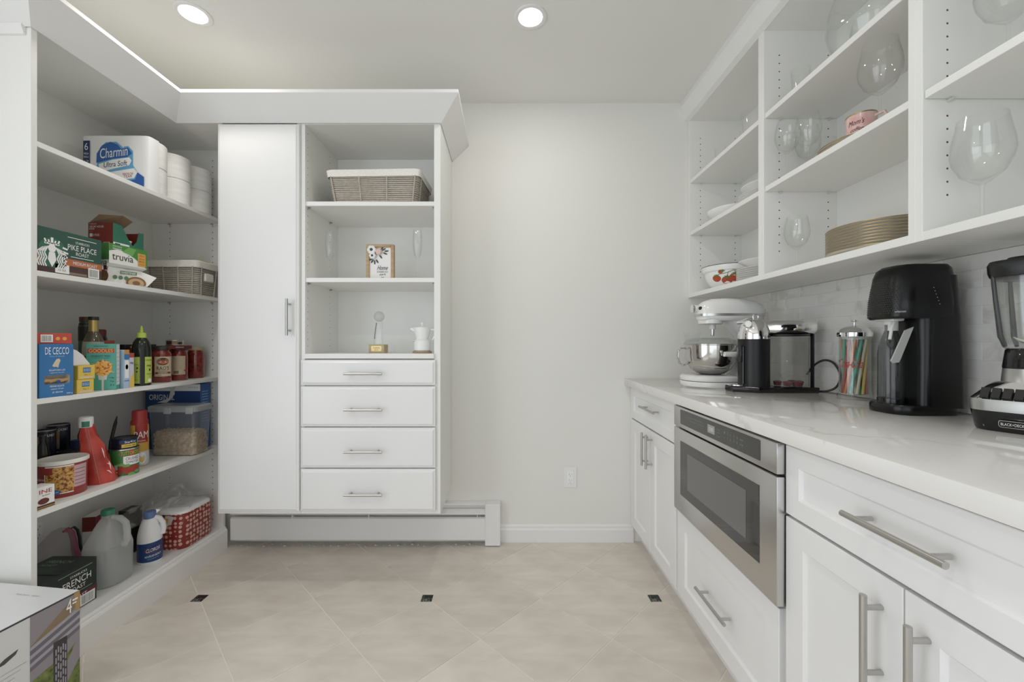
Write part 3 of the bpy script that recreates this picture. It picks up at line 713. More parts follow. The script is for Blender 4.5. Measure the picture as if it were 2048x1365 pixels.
# ---- woven rope basket with liner (also used on the tower shelf)
ROPE = noise_mat('grey_rope', [(.37, .335, .285), (.50, .46, .40)], 160, 2, .95, (.4, .4, 1))
LINEN = noise_mat('cream_linen', [(.76, .74, .69), (.83, .81, .76)], 120, 2, .95)
def basket(label, loc, rz, w, d, h, tap, rows, ribs):
    """w along local x, d along y"""
    r = thing('rope_basket', label, 'basket', loc, rz)
    def ring(t, grow=0.0): 
        k = tap * t; return [(x, y) for x, y in rrect(w - 2 * tap + 2 * k + grow, d - 2 * tap + 2 * k + grow, .025, 4)]
    st = (h - .03) / rows
    for i in range(rows):
        z = st * (i + .5); t = z / h
        b = MB(); b.tube([(x, y, z + .0012 * math.sin(9 * x + 5 * y + i)) for x, y in ring(t)], st * .47, 7, closed=True); b.build('rope_coil', ROPE, r, 60)
    b = MB(); lo_ = [[(x, y, z) for x, y in ring(z / h, g)] for z, g in ((.002, -.012), (h - .02, -.012), (h - .02, -.016), (.005, -.016))]; b.loft(lo_); b.build('lining', LINEN, r)
    ribpos = []
    for k in range(ribs): ribpos.append(((k + .5) / ribs - .5, None))
    for sgn in (-1, 1):
        for k in range(ribs):
            u = (k / (ribs - 1) - .5) if ribs > 1 else 0
            b = MB(); pts = []
            for j in range(rows + 1):
                z = st * j; kk = tap * z / h; pts.append((u * (w - 2 * tap + 2 * kk - .03), sgn * ((d - 2 * tap + 2 * kk) / 2 + .0045 + .0015 * (j % 2)), max(.002, z)))
            b.tube(pts, .0035, 6); b.build('upright_cord', ROPE, r, 60)
        for k in range(2):
            u = (k - .5) * .8; b = MB(); pts = []
            for j in range(rows + 1):
                z = st * j; kk = tap * z / h; pts.append((sgn * ((w - 2 * tap + 2 * kk) / 2 + .0045 + .0015 * (j % 2)), u * (d - 2 * tap + 2 * kk - .03), max(.002, z)))
            b.tube(pts, .0035, 6); b.build('upright_cord', ROPE, r, 60)
    b = MB(); o1 = [(x, y, h - .034) for x, y in ring(.8, .016)]; o2 = [(x, y, h - .004) for x, y in ring(1, .016)]; o3 = [(x, y, h) for x, y in ring(1, .006)]; o4 = [(x, y, h - .03) for x, y in ring(.8, -.008)]
    b.loft([o1, o2, o3, o4], False); b.build('cloth_cuff', LINEN, r, 50)
    return r
bk = basket('grey rope basket with white cloth cuff beside the sweetener carton', (-1.655, 2.112, S2), 0, .255, .165, .172, .012, 15, 4)
b = MB(); b.cbox(.118, .1335, -.03, .03, .075, .115, .004); b.build('handle_tab', LINEN, bk)
t = thing('snack_pack', 'yellow snack packet poking out of the rope basket', 'packet', (-1.602, 2.118, S2 + .0052), math.radians(4))
b = MB(); b.cbox(-.052, .052, -.045, .045, 0, .177, .006, 2); b.build('pouch', flat('packet_yellow', '#c9b02a', .35), t, 40); Face(t, (-.052, -.045, 0), (1, 0, 0), (0, 0, 1)).rect(.055, .160, .095, .173, flat('packet_green', '#4f6b24'), 'print', .0006)

# ================================================================== third shelf
PBLUE = flat('pasta_blue', '#1f74b4'); YEL = flat('pasta_yellow', '#e3bf22'); PRED = flat('pasta_red', '#c8402b')
SZ = (.048, .098, .178)
pb = carton('pasta_box', 'blue pasta box with a window showing rigatoni', 'box', (-1.546, 1.398, S3), SZ, PBLUE, math.radians(-6))
o = [x for x in pb.children if x.name.startswith('carton')][0]; c = MB(); c.prism([(y - SZ[1] / 2, z) for y, z in rrect(.072, .03, .006, 4, .05, .058)], SZ[0] / 2 - .022, SZ[0] / 2 + .002, 'x'); o.data = cut_mesh(o.data, c, flat('card_inside', (.50, .44, .36), .9))
for k in range(5):
    b = MB(); yy = -.033 + k * .0145; b.tube([(SZ[0] / 2 - .0115 - .002 * (k % 2), yy - .011, .051 + .004 * (k % 2)), (SZ[0] / 2 - .0115, yy + .013, .057 - .003 * (k % 2))], .0062, 10); b.build('pasta_piece', flat('pasta_tan', '#c7a264'), pb, 60)
F = face_px(pb, SZ); F.text('DE CECCO', .049, .155, .068, .024, PAPERW); F.text('RIGATONI n.24', .049, .090, .045, .006, PAPERW); F.text('Pasta di semola', .049, .137, .042, .005, flat('print_pale_blue', '#9cc4e4')); F.text('rigatoni bucati', .049, .081, .04, .004, PAPERW)
F.poly([(.035, .105), (.042, .118), (.047, .127), (.055, .129), (.059, .122), (.055, .112), (.052, .098), (.045, .102), (.040, .100)], flat('print_cream', '#d8c8a4'), 'print')
F.poly(rrect(.072, .03, .006, 4, .05, .058), CLEAR, 'window', .0003)
F.oval(.052, .05, .007, .006, flat('print_navy2', '#2b4a86'), 'print', .0014)
F.text('PENNE RIGATE', .049, .036, .04, .006, PAPERW); F.text('cottura 14 min', .049, .027, .036, .005, PAPERW); F.text('500 g', .085, .008, .018, .006, PAPERW); F.text('al dente', .05, .016, .03, .006, PAPERW)
SZ = (.046, .10, .177)
carton('pasta_box', 'yellow pasta box standing directly behind the blue pasta box', 'box', (-1.600, 1.402, S3), SZ, YEL, math.radians(-6))
SZ = (.098, .104, .036)
rb = carton('pasta_box', 'red pasta box lying flat on the blue pasta box', 'box', (-1.578, 1.4005, S3 + .1785), SZ, PRED, math.radians(-14))
F = face_px(rb, SZ); F.bars(.022, .006, .053, .031, 11); F.oval(.066, .018, .006, .006, flat('print_amber', '#e0a030')); F.oval(.084, .018, .006, .006, flat('print_amber', '#e0a030'))
SZ = (.10, .058, .05)
for k, (zz, oy, lab) in enumerate(((0, 0, 'small yellow pasta box, lower of the two stacked beside the blue box'), (.0505, .004, 'small yellow pasta box, upper of the two stacked beside the blue box'))):
    yb_ = carton('pasta_box', lab, 'box', (-1.572, 1.492 + oy, S3 + zz), SZ, YEL, math.radians(-2)); F = face_px(yb_, SZ)
    F.rect(.016, .024, .042, .042, PBLUE, 'print', .0006); F.text('DE CECCO', .029, .033, .022, .009, PAPERW); F.text('No. 7', .03, .016, .02, .004, flat('print_brown2', '#8a5a1a'))
    F.rect(.006, .003, .05, .010, flat('print_cream', '#d8c8a4'), 'print', .0006)
# white folded bag resting on the yellow boxes
t = thing('paper_bag', 'white folded paper bag resting on the small yellow boxes', 'bag', (-1.575, 1.492, S3 + .1005))
prof = [(-.034, .001), (.032, .001), (.030, .006), (.018, .022), (.004, .043), (-.012, .056), (-.024, .060), (-.034, .058)]
b = MB(); b.loft([[(x, y * s, z * s2) for y, z in prof] for x, s, s2 in ((-.04, .9, .86), (-.02, 1, 1), (.0, 1, 1.02), (.03, .97, .98), (.038, .9, .85))]); b.build('bag', flat('bag_white', (.80, .80, .80), .6), t, 45)
# teal macaroni box
TQ = flat('box_turquoise', '#43a897')
SZ = (.085, .045, .178); an = math.radians(30)
gd = carton('macaroni_box', 'turquoise macaroni box with a forkful of orange pasta', 'box', (-1.515 - .0425 * math.cos(an) - .0225 * math.sin(an), 1.5985 - .0425 * math.sin(an) + .0225 * math.cos(an), S3), SZ, TQ, an)
F = face_my(gd, SZ)
F.rect(.004, .143, .080, .160, flat('print_red2', '#b83a22'), 'print', .0006); F.text('GOODLES', .042, .1515, .068, .013, flat('print_amber2', '#f0bb4a')); F.text('CHEDDY MAC', .042, .131, .056, .007, INK); F.text('SUPER NOODLES', .042, .169, .04, .004, INK); F.text('creamy cheddar', .042, .123, .05, .004, INK)
F.rect(.044, .0, .050, .04, flat('fork_grey', (.62, .64, .64), .3), 'fork_print', .0006); F.poly([(.036, .04), (.058, .04), (.062, .07), (.032, .07)], flat('fork_grey', (.62, .64, .64), .3), 'fork_print', .0007)
PASTA = noise_mat('pasta_photo', ['#b04a18', '#e08a1c', '#f0c040', '#e8a428'], 120, 2, .5, pos=[.35, .45, .55, .68])
F.oval(.048, .085, .026, .030, PASTA, 'pasta_print', .0009, 20)
b = MB()
for k in range(12):
    a = 2 * PI * k / 12; b.add([F.P(.048 + .02 * math.cos(a - .15), .085 + .023 * math.sin(a - .15), .0012), F.P(.048 + (.028 + .006 * (k % 3)) * math.cos(a), .085 + (.031 + .006 * (k % 2)) * math.sin(a), .0012), F.P(.048 + .02 * math.cos(a + .15), .085 + .023 * math.sin(a + .15), .0012)], [(0, 1, 2)])
b.build('pasta_print', flat('print_amber2', '#f0bb4a'), gd)
for k, t_ in enumerate(('14g', '7g', '21')): F.text(t_, .073, .047 - k * .014, .012, .006, INK)
G = face_px(gd, SZ); G.rect(.002, .018, .043, .176, flat('carton_grey', (.72, .75, .74)), 'nutrition_panel')
for k in range(9): G.rect(.006, .03 + k * .016, .038, .031 + k * .016, BARC, 'print_line', .0007)
# slim boxes
SZ = (.078, .022, .154)
sb = carton('macaroni_box', 'slim blue and white macaroni box with orange top edge', 'box', (-1.561, 1.651, S3), SZ, flat('carton_pale_blue', '#a9c4dc'))
F = face_px(sb, SZ); F.rect(0, .136, .022, .154, flat('print_ochre', '#c98a28'), 'print'); F.rect(0, .115, .022, .136, PBLUE, 'print'); F.rect(.002, .04, .02, .112, PAPERW, 'print', .0006); F.oval(.011, .085, .006, .010, flat('print_straw', '#cdb777')); F.rect(0, .028, .022, .031, PBLUE, 'print', .0008)
SZ = (.078, .021, .140)
sb = carton('macaroni_box', 'slim white box with yellow and red corners before the dark oil bottle', 'box', (-1.562, 1.6745, S3), SZ, flat('carton_lilac', '#c9cbd8'))
F = face_px(sb, SZ); F.rect(0, .122, .021, .140, flat('print_red2', '#b83a22'), 'print'); F.poly([(0, 0), (.021, 0), (.021, .065), (.004, .035)], YEL, 'print'); F.text('mac', .010, .10, .014, .008, NAVY)
# squeeze bottle of oil
OILG = mat('dark_green_bottle', (.010, .014, .010), .16)
LIME = flat('lime_plastic', '#b5c92a', .4); LIMEL = flat('lime_label', '#b3c63a', .5)
ol = thing('oil_bottle', 'dark squeeze bottle with lime green nozzle cap and label', 'bottle', (-1.563, 1.764, S3))
pr = [(.030, 0), (.033, .003), (.0335, .06), (.0335, .145), (.032, .165), (.027, .185), (.020, .198), (.015, .203), (.013, .208)]
b = MB(); b.lathe(pr, 36); b.build('bottle', OILG, ol, 40)
b = MB(); b.lathe([(.0165, .203), (.0165, .222), (.014, .224), (.006, .226), (.0048, .246), (.0028, .254)], 24); b.build('cap', LIME, ol, 35)
R_ = Round(ol, pr)
for a0, a1 in ((-105, -58), (-30, 30)): R_.band(a0, a1, .010, .122, LIMEL, 'label', .0005, 4)
R_.text('EXTRA VIRGIN', -2, .108, .028, .005, INK); R_.text('drizzle', -2, .085, .02, .008, INK); R_.oval(2, .066, .004, .005, INK); R_.text('olive oil', -2, .05, .02, .005, INK); R_.oval(4, .022, .009, .008, PAPERW, 'barcode_patch')
R_.text('picked fresh', -80, .09, .018, .004, INK); R_.oval(-72, .075, .003, .004, INK); R_.oval(-74, .06, .003, .003, INK); R_.text('500 ml', -80, .025, .014, .004, INK)
# sauce jars
SAUCE = noise_mat('tomato_sauce', ['#5e140c', '#84231a', '#96301f'], 60, 4, .12, coat=.6)
JGLASS = CLEAR
CREAM = flat('label_cream', '#cbb998'); 
def sauce_jar(label, x, y, r, h, deco):
    t = thing('sauce_jar', label, 'jar', (x, y, S3))
    pr = [(r * .92, 0), (r, .004), (r, h * .72), (r * .96, h * .80), (r * .82, h * .86), (r * .80, h * .90)]
    b = MB(); b.lathe(pr, 32); b.build('jar', SAUCE, t, 40)
    lidm = flat('lid_gold', (.42, .36, .20), .35) if deco == 'plain' else flat('lid_black', (.03, .03, .03), .4)
    b = MB(); b.lathe([(r * .86, h * .89), (r * .88, h * .895), (r * .88, h * .985), (r * .84, h)], 32); b.build('lid', lidm, t, 35)
    R_ = Round(t, pr)
    if deco == 'front':
        R_.band(-90, 14, .028, .118, CREAM, 'label', .0005, 3)
        R_.oval(-42, .096, .022, .017, flat('print_dark_copper', '#4c2013'), 'print', .0009); R_.oval(-42, .094, .018, .011, flat('print_copper', '#b8622e'), 'print', .0012); R_.oval(-42, .101, .018, .004, flat('print_copper2', '#8a3c1c'), 'print', .0015)
        R_.text("RAO'S", -42, .066, .044, .017, INK); R_.text('HOMEMADE', -42, .053, .032, .004, INK); R_.band(-86, 6, .040, .048, flat('print_brick', '#8c2b20'), 'label', .0008, 1); R_.text('MARINARA', -42, .044, .034, .005, PAPERW); R_.text('SAUCE', -60, .033, .012, .004, INK)
    if deco == 'back':
        R_.band(-95, -8, .028, .118, flat('label_dull', '#b9a788'), 'label', .0005, 3)
        for k in range(7): R_.band(-84, -34, .104 - k * .008, .1055 - k * .008, flat('label_text', '#9a8a6c'), 'print_line', .0008, 1)
        R_.band(-80, -52, .033, .047, flat('label_text2', '#6d6048'), 'barcode', .0008, 1); R_.band(-18, -9, .044, .052, flat('print_brick', '#8c2b20'), 'print', .0008, 1)
    return t
sauce_jar("red sauce jar with copper-pot label beside the oil bottle", -1.598, 1.908, .0375, .166, 'front')
sauce_jar('red sauce jar turned to show the back of its cream label', -1.598, 2.008, .0365, .164, 'back')
sauce_jar('red sauce jar with gold lid and no label', -1.612, 2.135, .0385, .160, 'plain')
sauce_jar('red sauce jar hidden behind the labelled jars near the corner', -1.690, 2.066, .036, .1662, 'none')
CARR = flat('carrier_red', '#6e1a1c')
t = thing('jar_carrier', 'dark red cardboard sleeve laid over the tops of two jars', 'cardboard sleeve', (-1.605, 1.96, S3 + .1662))
b = MB(); q = [(-.085, -.075), (.0405, -.055), (.0405, .085), (-.085, .085)]; b.prism(q, 0, .0015); b.prism([(.0405, -.055), (.042, -.055), (.042, .085), (.0405, .085)], -.014, .0015); b.build('sleeve', CARR, t)
Face(t, (.042, -.05, -.013), (0, 1, 0), (0, 0, 1)).text('MARINARA SAUCE', .06, .007, .05, .006, PAPERW, .0006)
t = thing('tin_can', 'flat silver tin with fish print on top of the sauce jars', 'can', (-1.668, 2.072, S3 + .1678))
b = MB(); b.lathe([(.036, 0), (.0375, .002), (.0375, .026), (.036, .028), (.034, .026), (0, .026)], 28); b.build('tin', STEEL, t, 35)
R_ = Round(t, .0375); R_.band(-110, 0, .004, .024, flat('label_dull', '#b9a788'), 'label'); R_.band(-110, -70, .005, .023, flat('print_dark_copper', '#4c2013'), 'print', .0008, 1); R_.oval(-20, .012, .012, .005, INK); R_.text('TUNA', -55, .017, .02, .006, flat('print_red2', '#b83a22'))
SZ = (.09, .165, .174)
bb = carton('black_box', 'black carton standing behind the oil bottle against the shelf back', 'box', (-1.745, 1.918, S3), SZ, flat('carton_black', (.018, .016, .016), .4)); F = face_px(bb, SZ); F.rect(0, .10, .165, .15, CARR, 'print'); F.oval(.03, .162, .004, .004, YEL)
# bottles behind the macaroni box
def bottle(name, label, cat, x, y, z, pr, m, capm=None, cap=None, bands=()):
    t = thing(name, label, cat, (x, y, z)); b = MB(); b.lathe(pr, 28); b.build('bottle', m, t, 40)
    if cap: b = MB(); b.lathe(cap, 24); b.build('cap', capm, t, 35)
    R_ = Round(t, pr)
    for a0, a1, z0, z1, bm in bands: R_.band(a0, a1, z0, z1, bm, 'label', .0006, 4)
    return t, R_
VING = mat('vinegar_glass', (.10, .085, .05), .08, 0, .6)
pr = [(.03, 0), (.033, .003), (.033, .165), (.030, .19), (.020, .215), (.0135, .232), (.0135, .272)]
t, R_ = bottle('vinegar_bottle', 'clear-shouldered bottle with gold neck wrap and black cap', 'bottle', -1.655, 1.651, S3, pr, VING, BLACKP, [(.0165, .272), (.0165, .284), (.0155, .286)], [])
b = MB(); b.lathe([(.0155, .226), (.0148, .232), (.0145, .272), (.0, .2725)], 24, cap=False); b.build('neck_wrap', mat('gold_foil', (.50, .38, .13), .35, .8), t, 40)
R_.band(-180, 180, .13, .186, flat('glass_pale', (.45, .44, .38), .2), 'label', .0005, 4)
pr = [(.022, 0), (.024, .003), (.024, .25), (.020, .268), (.019, .27)]
bottle('sauce_bottle', 'green and black bottle with brown cap behind the gold-necked bottle', 'bottle', -1.73, 1.697, S3, pr, flat('bottle_green', '#2f5a38', .3), flat('cap_brown', '#5a3522', .5), [(.0215, .268), (.0215, .287), (.020, .288)], [(-180, 180, .19, .262, flat('carton_black', (.018, .016, .016), .4))])
pr = [(.022, 0), (.024, .003), (.024, .20), (.019, .215)]
bottle('sauce_bottle', 'dark bottle with red cap at the back beside the gold-necked bottle', 'bottle', -1.78, 1.804, S3, pr, OILG, flat('cap_dark_red', '#6b211f', .45), [(.0205, .212), (.0205, .236), (.018, .240)])
pr = [(.023, 0), (.0255, .003), (.0255, .165), (.022, .175)]
bottle('spice_jar', 'jar with orange-red screw lid rising behind the turquoise box', 'jar', -1.70, 1.749, S3, pr, flat('jar_straw', '#8a7448', .3), flat('lid_orange', '#a8432a', .45), [(.0265, .172), (.0265, .188), (.0245, .192)])

# ================================================================== fourth shelf
TUBR = flat('tub_red', '#9c2a24', .35)
CREAMP = flat('plastic_cream', (.80, .79, .75), .4)
PASTA2 = noise_mat('spaghetti_photo', ['#3a2a10', '#8a4a12', '#c98a24', '#d8b050', '#a04018'], 110, 3, .4, pos=[.3, .42, .52, .6, .7])
cb = thing('pasta_tub', 'round red tub of spaghetti rings with a white lid', 'tub', (-1.618, 1.503, S4))
pr = [(.060, 0), (.062, .003), (.0645, .118), (.0645, .12)]
b = MB(); b.lathe(pr, 40); b.build('tub', TUBR, cb, 40)
b = MB(); b.lathe([(.066, .116), (.0685, .118), (.0685, .128), (.066, .131), (.062, .1285), (0, .1285)], 40); b.build('lid', CREAMP, cb, 35)
R_ = Round(cb, pr)
b = MB(); v = [R_.P(math.radians(a), z, .0007) for a, z in ((-85, .058), (-78, .088), (-62, .110), (-40, .114), (-18, .114), (-18, .08), (-18, .04), (-20, .022), (-44, .016), (-62, .024))]
b.add(v, [tuple(range(10))]); 
R_.band(-66, -18, .018, .114, PASTA2, 'spaghetti_print', .0007, 3); R_.band(-84, -66, .036, .085, PASTA2, 'spaghetti_print', .0007, 3)
R_.band(-18, 22, .030, .108, flat('label_pink', '#c9a0a4'), 'nutrition_panel', .0007, 3)
for k in range(5): R_.band(-16, 16, .04 + k * .013, .0415 + k * .013, INK, 'print_line', .0010, 1)
R_.band(-84, -18, .110, .114, PAPERW, 'print_line', .0010, 1); R_.band(-86, -84, .034, .087, PAPERW, 'print_line', .0010, 1); R_.band(-64, -18, .015, .018, PAPERW, 'print_line', .0010, 1)
R_.oval(-60, .022, .014, .009, flat('print_blue', '#1f5fae'), 'badge', .0013); R_.text('LOW FAT', -60, .022, .018, .005, PAPERW, .0017); R_.text('Beefaroni', -100, .07, .035, .010, PAPERW)
SZ = (.05, .060, .072)
ib = carton('dry_food_box', 'small white box lettered in red before the spaghetti tub', 'box', (-1.560, 1.370, S4), SZ, PAPERW, math.radians(-4), c=.001)
F = face_px(ib, SZ); F.rect(0, 0, .06, .012, flat('print_olive', '#4a3c18'), 'print'); F.rect(0, .003, .06, .006, flat('print_ochre', '#c98a28'), 'print', .0007); F.text('INE', .034, .056, .036, .013, flat('print_red', '#b5202c')); F.text('brand', .035, .043, .02, .004, INK); F.oval(.028, .024, .016, .010, flat('print_dark_red', '#6b241f'))
# red bag with rolled top
BAGR = noise_mat('red_foil_bag', ['#a5241b', '#c43424', '#cf4632'], 14, 4, .28, bump=.2)
t = thing('foil_bag', 'shiny red bag pinched to a rolled white top', 'bag', (-1.603, 1.628, S4), math.radians(42))
secs = []
for z, w, d in ((0, .088, .075), (.006, .093, .080), (.05, .087, .072), (.10, .076, .062), (.15, .066, .05), (.19, .048, .040), (.215, .036, .034), (.235, .031, .030)):
    secs.append([(x - .17 * z + .004 * math.sin(z * 60 + y * 70), y, z) for x, y in [(w / 2, -d * .28), (w * .30, -d * .44), (0, -d * .56), (-w * .30, -d * .44), (-w / 2, -d * .28), (-w / 2, d * .25), (-w * .25, d * .42), (w * .25, d * .42), (w / 2, d * .25)]])
b = MB(); b.loft(secs); bag = b.build('bag', BAGR, t, 50)
b = MB(); b.lathe([(.0205, .222), (.0215, .226), (.0215, .258), (.019, .262), (.016, .258), (.0, .256)], 20); b.v = [(x - .041, y, z) for x, y, z in b.v]; top = b.build('rolled_top', flat('bag_white', (.80, .80, .80), .6), t, 40)
Round(t, .0215, (-.041, 0)).band(-120, -60, .224, .246, flat('print_sea_green', '#2f7d63'), 'print', .0006, 1)
b = MB(); b.tube([(0, -.046, .003), (-.008, -.0425, .05), (-.017, -.036, .10), (-.025, -.029, .15), (-.031, -.0235, .19), (-.035, -.02, .215)], .0016, 6); b.build('seam', flat('bag_seam', '#d8614a', .3), t)
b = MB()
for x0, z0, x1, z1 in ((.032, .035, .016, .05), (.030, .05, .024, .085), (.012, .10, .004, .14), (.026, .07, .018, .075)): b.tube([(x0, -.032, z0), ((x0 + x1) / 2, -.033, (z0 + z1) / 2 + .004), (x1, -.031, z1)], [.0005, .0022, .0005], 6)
b.build('plain_white', PAPERW, t)  # slender tapered white streaks raised on the bag front
# cans and bottles at the back
NCAN = flat('can_navy', '#141a30', .3)
def soup(label, x, y, z, r=.034, h=.107, pic=True):
    t = thing('soup_can', label, 'can', (x, y, z)); b = MB(); b.lathe([(r * .96, 0), (r, .002), (r, h - .003), (r * .97, h), (r * .9, h - .003), (0, h - .003)], 28); b.build('can', NCAN, t, 35)
    if pic:
        R_ = Round(t, r); R_.band(-95, -38, .012, h * .8, flat('label_soup', '#8a7c5e'), 'label', .0006, 2); R_.oval(-66, h * .55, .015, .011, flat('print_copper', '#b8622e'), 'print', .0011); R_.band(-92, -42, .015, .03, flat('print_moss', '#5d7d55'), 'print', .0010, 1); R_.text('CHUNKY', -20, h * .82, .03, .010, PAPERW)
    b = MB(); b.lathe([(r * .98, h - .004), (r * 1.01, h - .002), (r * .98, h)], 28, cap=False); b.build('rim', STEEL, t); return t
soup('navy soup can, bottom of the stack of two by the shelf back', -1.845, 1.697, S4); soup('navy soup can with food picture, top of the stack of two', -1.845, 1.697, S4 + .1072)
soup('navy soup can, lower one of the stack behind the black bottle', -1.775, 1.585, S4, .03); soup('navy soup can, upper one of the stack behind the black bottle', -1.775, 1.585, S4 + .1072, .03)
pr = [(.018, 0), (.0195, .003), (.0195, .14), (.016, .165), (.009, .18), (.008, .2)]
bottle('sauce_bottle', 'black bottle with yellow-green band behind the spaghetti tub', 'bottle', -1.718, 1.526, S4, pr, OILG, BLACKP, [(.010, .185), (.010, .205)], [(-180, 180, .075, .095, LIMEL)])
pr = [(.028, 0), (.030, .003), (.030, .095), (.026, .104)]
bottle('condiment_jar', 'short black-lidded jar standing before the soup cans', 'jar', -1.735, 1.63, S4, pr, flat('jar_dark', (.02, .018, .016), .2), BLACKP, [(.0285, .102), (.0285, .120), (.026, .123)], [(-180, 180, .02, .08, flat('label_dark', (.03, .03, .035), .4))])
pr = [(.021, 0), (.022, .003), (.022, .112), (.019, .12)]
t, R_ = bottle('spice_jar', 'small spice jar with navy cap behind the red bag', 'jar', -1.77, 1.70, S4, pr, flat('jar_dark', (.02, .018, .016), .2), NAVY, [(.0215, .118), (.0215, .146), (.020, .148)], [(-100, 10, .07, .105, flat('label_grey', (.45, .44, .46)))]); R_.text('C', -30, .087, .009, .016, INK)
pr = [(.019, 0), (.0205, .003), (.0205, .15), (.015, .17), (.0125, .18), (.0125, .20)]
bottle('sauce_bottle', 'slim dark bottle with ribbed black cap behind the red bag', 'bottle', -1.83, 1.785, S4, pr, OILG, BLACKP, [(.0145, .197), (.0145, .218), (.013, .220)])
t = thing('tongs_handle', 'thin black utensil handle leaning behind the red bag', 'utensil', (-1.70, 1.755, S4)); b = MB(); b.tube([(0, 0, .002), (-.01, .025, .12), (-.014, .05, .195), (-.018, .062, .225)], [.003, .006, .006, .002], 8); b.build('utensil', BLACKP, t, 50)
# crushed tomatoes with a tuna tin on top
GRC = flat('can_green', '#2e7a2e', .35)
ct = thing('tomato_can', 'green crushed tomatoes can with a fish tin on it', 'can', (-1.598, 1.7235, S4))
pr = [(.0445, 0), (.046, .002), (.046, .108), (.0445, .111)]
b = MB(); b.lathe(pr, 36); b.build('can', GRC, ct, 35); R_ = Round(ct, .046)
R_.band(-180, 180, 0.0, .004, STEEL, 'rim', .0006, 1); R_.band(-180, 180, .107, .112, STEEL, 'rim', .0006, 1)
R_.band(-52, 30, .045, .082, PAPERW, 'label', .0007, 2); R_.text('CRUSHED', -14, .071, .046, .012, NAVY); R_.text('TOMATOES', -14, .056, .046, .010, INK); R_.text('TUTTOROSSO', -18, .094, .07, .015, flat('print_gold', '#d8b23a')); R_.oval(-18, .094, .042, .012, flat('print_red2', '#b83a22'), 'print', .0006)
for a, z, rr in ((-52, .034, .016), (-30, .022, .017), (-6, .028, .018), (-70, .02, .013)): R_.oval(a, z, rr, rr * .8, flat('tomato_red', '#a8281a'), 'tomato_print', .0011)
for a, z in ((-62, .05), (-40, .044), (8, .014), (-20, .008)): R_.oval(a, z, .012, .006, flat('print_leaf_light', '#67ab4a'), 'leaf_print', .0014)
R_.band(-88, -74, .01, .05, flat('label_grey2', (.5, .55, .52)), 'print', .0009, 1)
tn = thing('tuna_tin', 'low navy tuna tin stacked on the green tomato can', 'can', (-1.598, 1.7235, S4 + .1112))
b = MB(); b.lathe([(.0395, 0), (.041, .002), (.041, .040), (.042, .042), (.041, .044), (.038, .041), (0, .041)], 32); b.build('tin', NCAN, tn, 35); R_ = Round(tn, .041)
R_.band(-70, 25, .022, .036, NAVY, 'label'); R_.text('StarKist', -20, .0285, .038, .009, PAPERW); R_.band(-60, 15, .006, .020, YEL, 'label'); R_.text('chunk light', -20, .013, .04, .007, INK); R_.band(20, 35, .008, .036, flat('print_mint', '#7fb89a'), 'print', .0008, 1)
# cooking spray
pm = thing('spray_can', 'yellow cooking spray can with red cap and label', 'spray can', (-1.648, 1.850, S4))
pr = [(.030, 0), (.0325, .003), (.0325, .175), (.030, .186), (.026, .190)]
b = MB(); b.lathe(pr, 32); b.build('can', flat('can_yellow', '#d8a31c', .35), pm, 40)
b = MB(); b.lathe([(.0315, .184), (.0315, .200), (.027, .206), (.027, .238), (.024, .246), (.0, .247)], 32); b.build('cap', flat('cap_red', '#a81f1e', .35), pm, 40); R_ = Round(pm, .0325)
R_.band(-75, 8, .105, .184, flat('cap_red', '#a81f1e', .35), 'label', .0006, 2); R_.text('PAM', -36, .140, .05, .030, PAPERW); R_.text('ORIGINAL', -36, .113, .032, .006, PAPERW); R_.band(-180, 180, .004, .065, flat('label_grey3', (.62, .62, .63)), 'label', .0005, 2); R_.oval(-34, .036, .015, .026, PAPERW, 'print', .0008); R_.oval(-34, .030, .008, .012, flat('print_amber2', '#f0bb4a'), 'print', .0014)
# cereal keeper
CX0, CX1, CY0, CY1 = -1.735, -1.503, 1.987, 2.105
ck = thing('cereal_keeper', 'clear plastic storage bin with snap lid half filled with cereal', 'container', ((CX0 + CX1) / 2, (CY0 + CY1) / 2, S4))
w_, d_ = CX1 - CX0, CY1 - CY0
PLAS = glass_mat('bin_plastic', (.93, .94, .94), .12, 1.4, 1.2, .16, (.8, .82, .83))
b = MB(); b.loft([[(x, y, z) for x, y in rrect(w_ - .02 + .02 * min(1, z / .2), d_ - .014 + .014 * min(1, z / .2), .022, 5)] for z in (.001, .22)]); b.build('bin', PLAS, ck, 40)
LIDP = glass_mat('lid_plastic', (.9, .92, .92), .25, 1.4, 1.0, .62, (.78, .80, .80))
b = MB(); b.loft([[(x, y, z) for x, y in rrect(w_ + g, d_ + g, .024, 5)] for z, g in ((.214, .008), (.219, .01), (.238, .01), (.243, .0), (.243, -.02))]); b.build('lid', LIDP, ck, 40)
for x0 in (-.03, .075): b = MB(); b.cbox(x0, x0 + .035, -d_ / 2 - .01, -d_ / 2 - .004, .206, .236, .002); b.build('snap_clip', LIDP, ck)
CER = noise_mat('oat_cereal', [(.42, .30, .20), (.66, .54, .40)], 60, 2, .9)
b = MB(); rnd = random.Random(3); wi, di = w_ - .026, d_ - .022
b.loft([[(x, y, z) for x, y in rrect(wi - .004, di - .004, .02, 4)] for z in (.004, .108)])
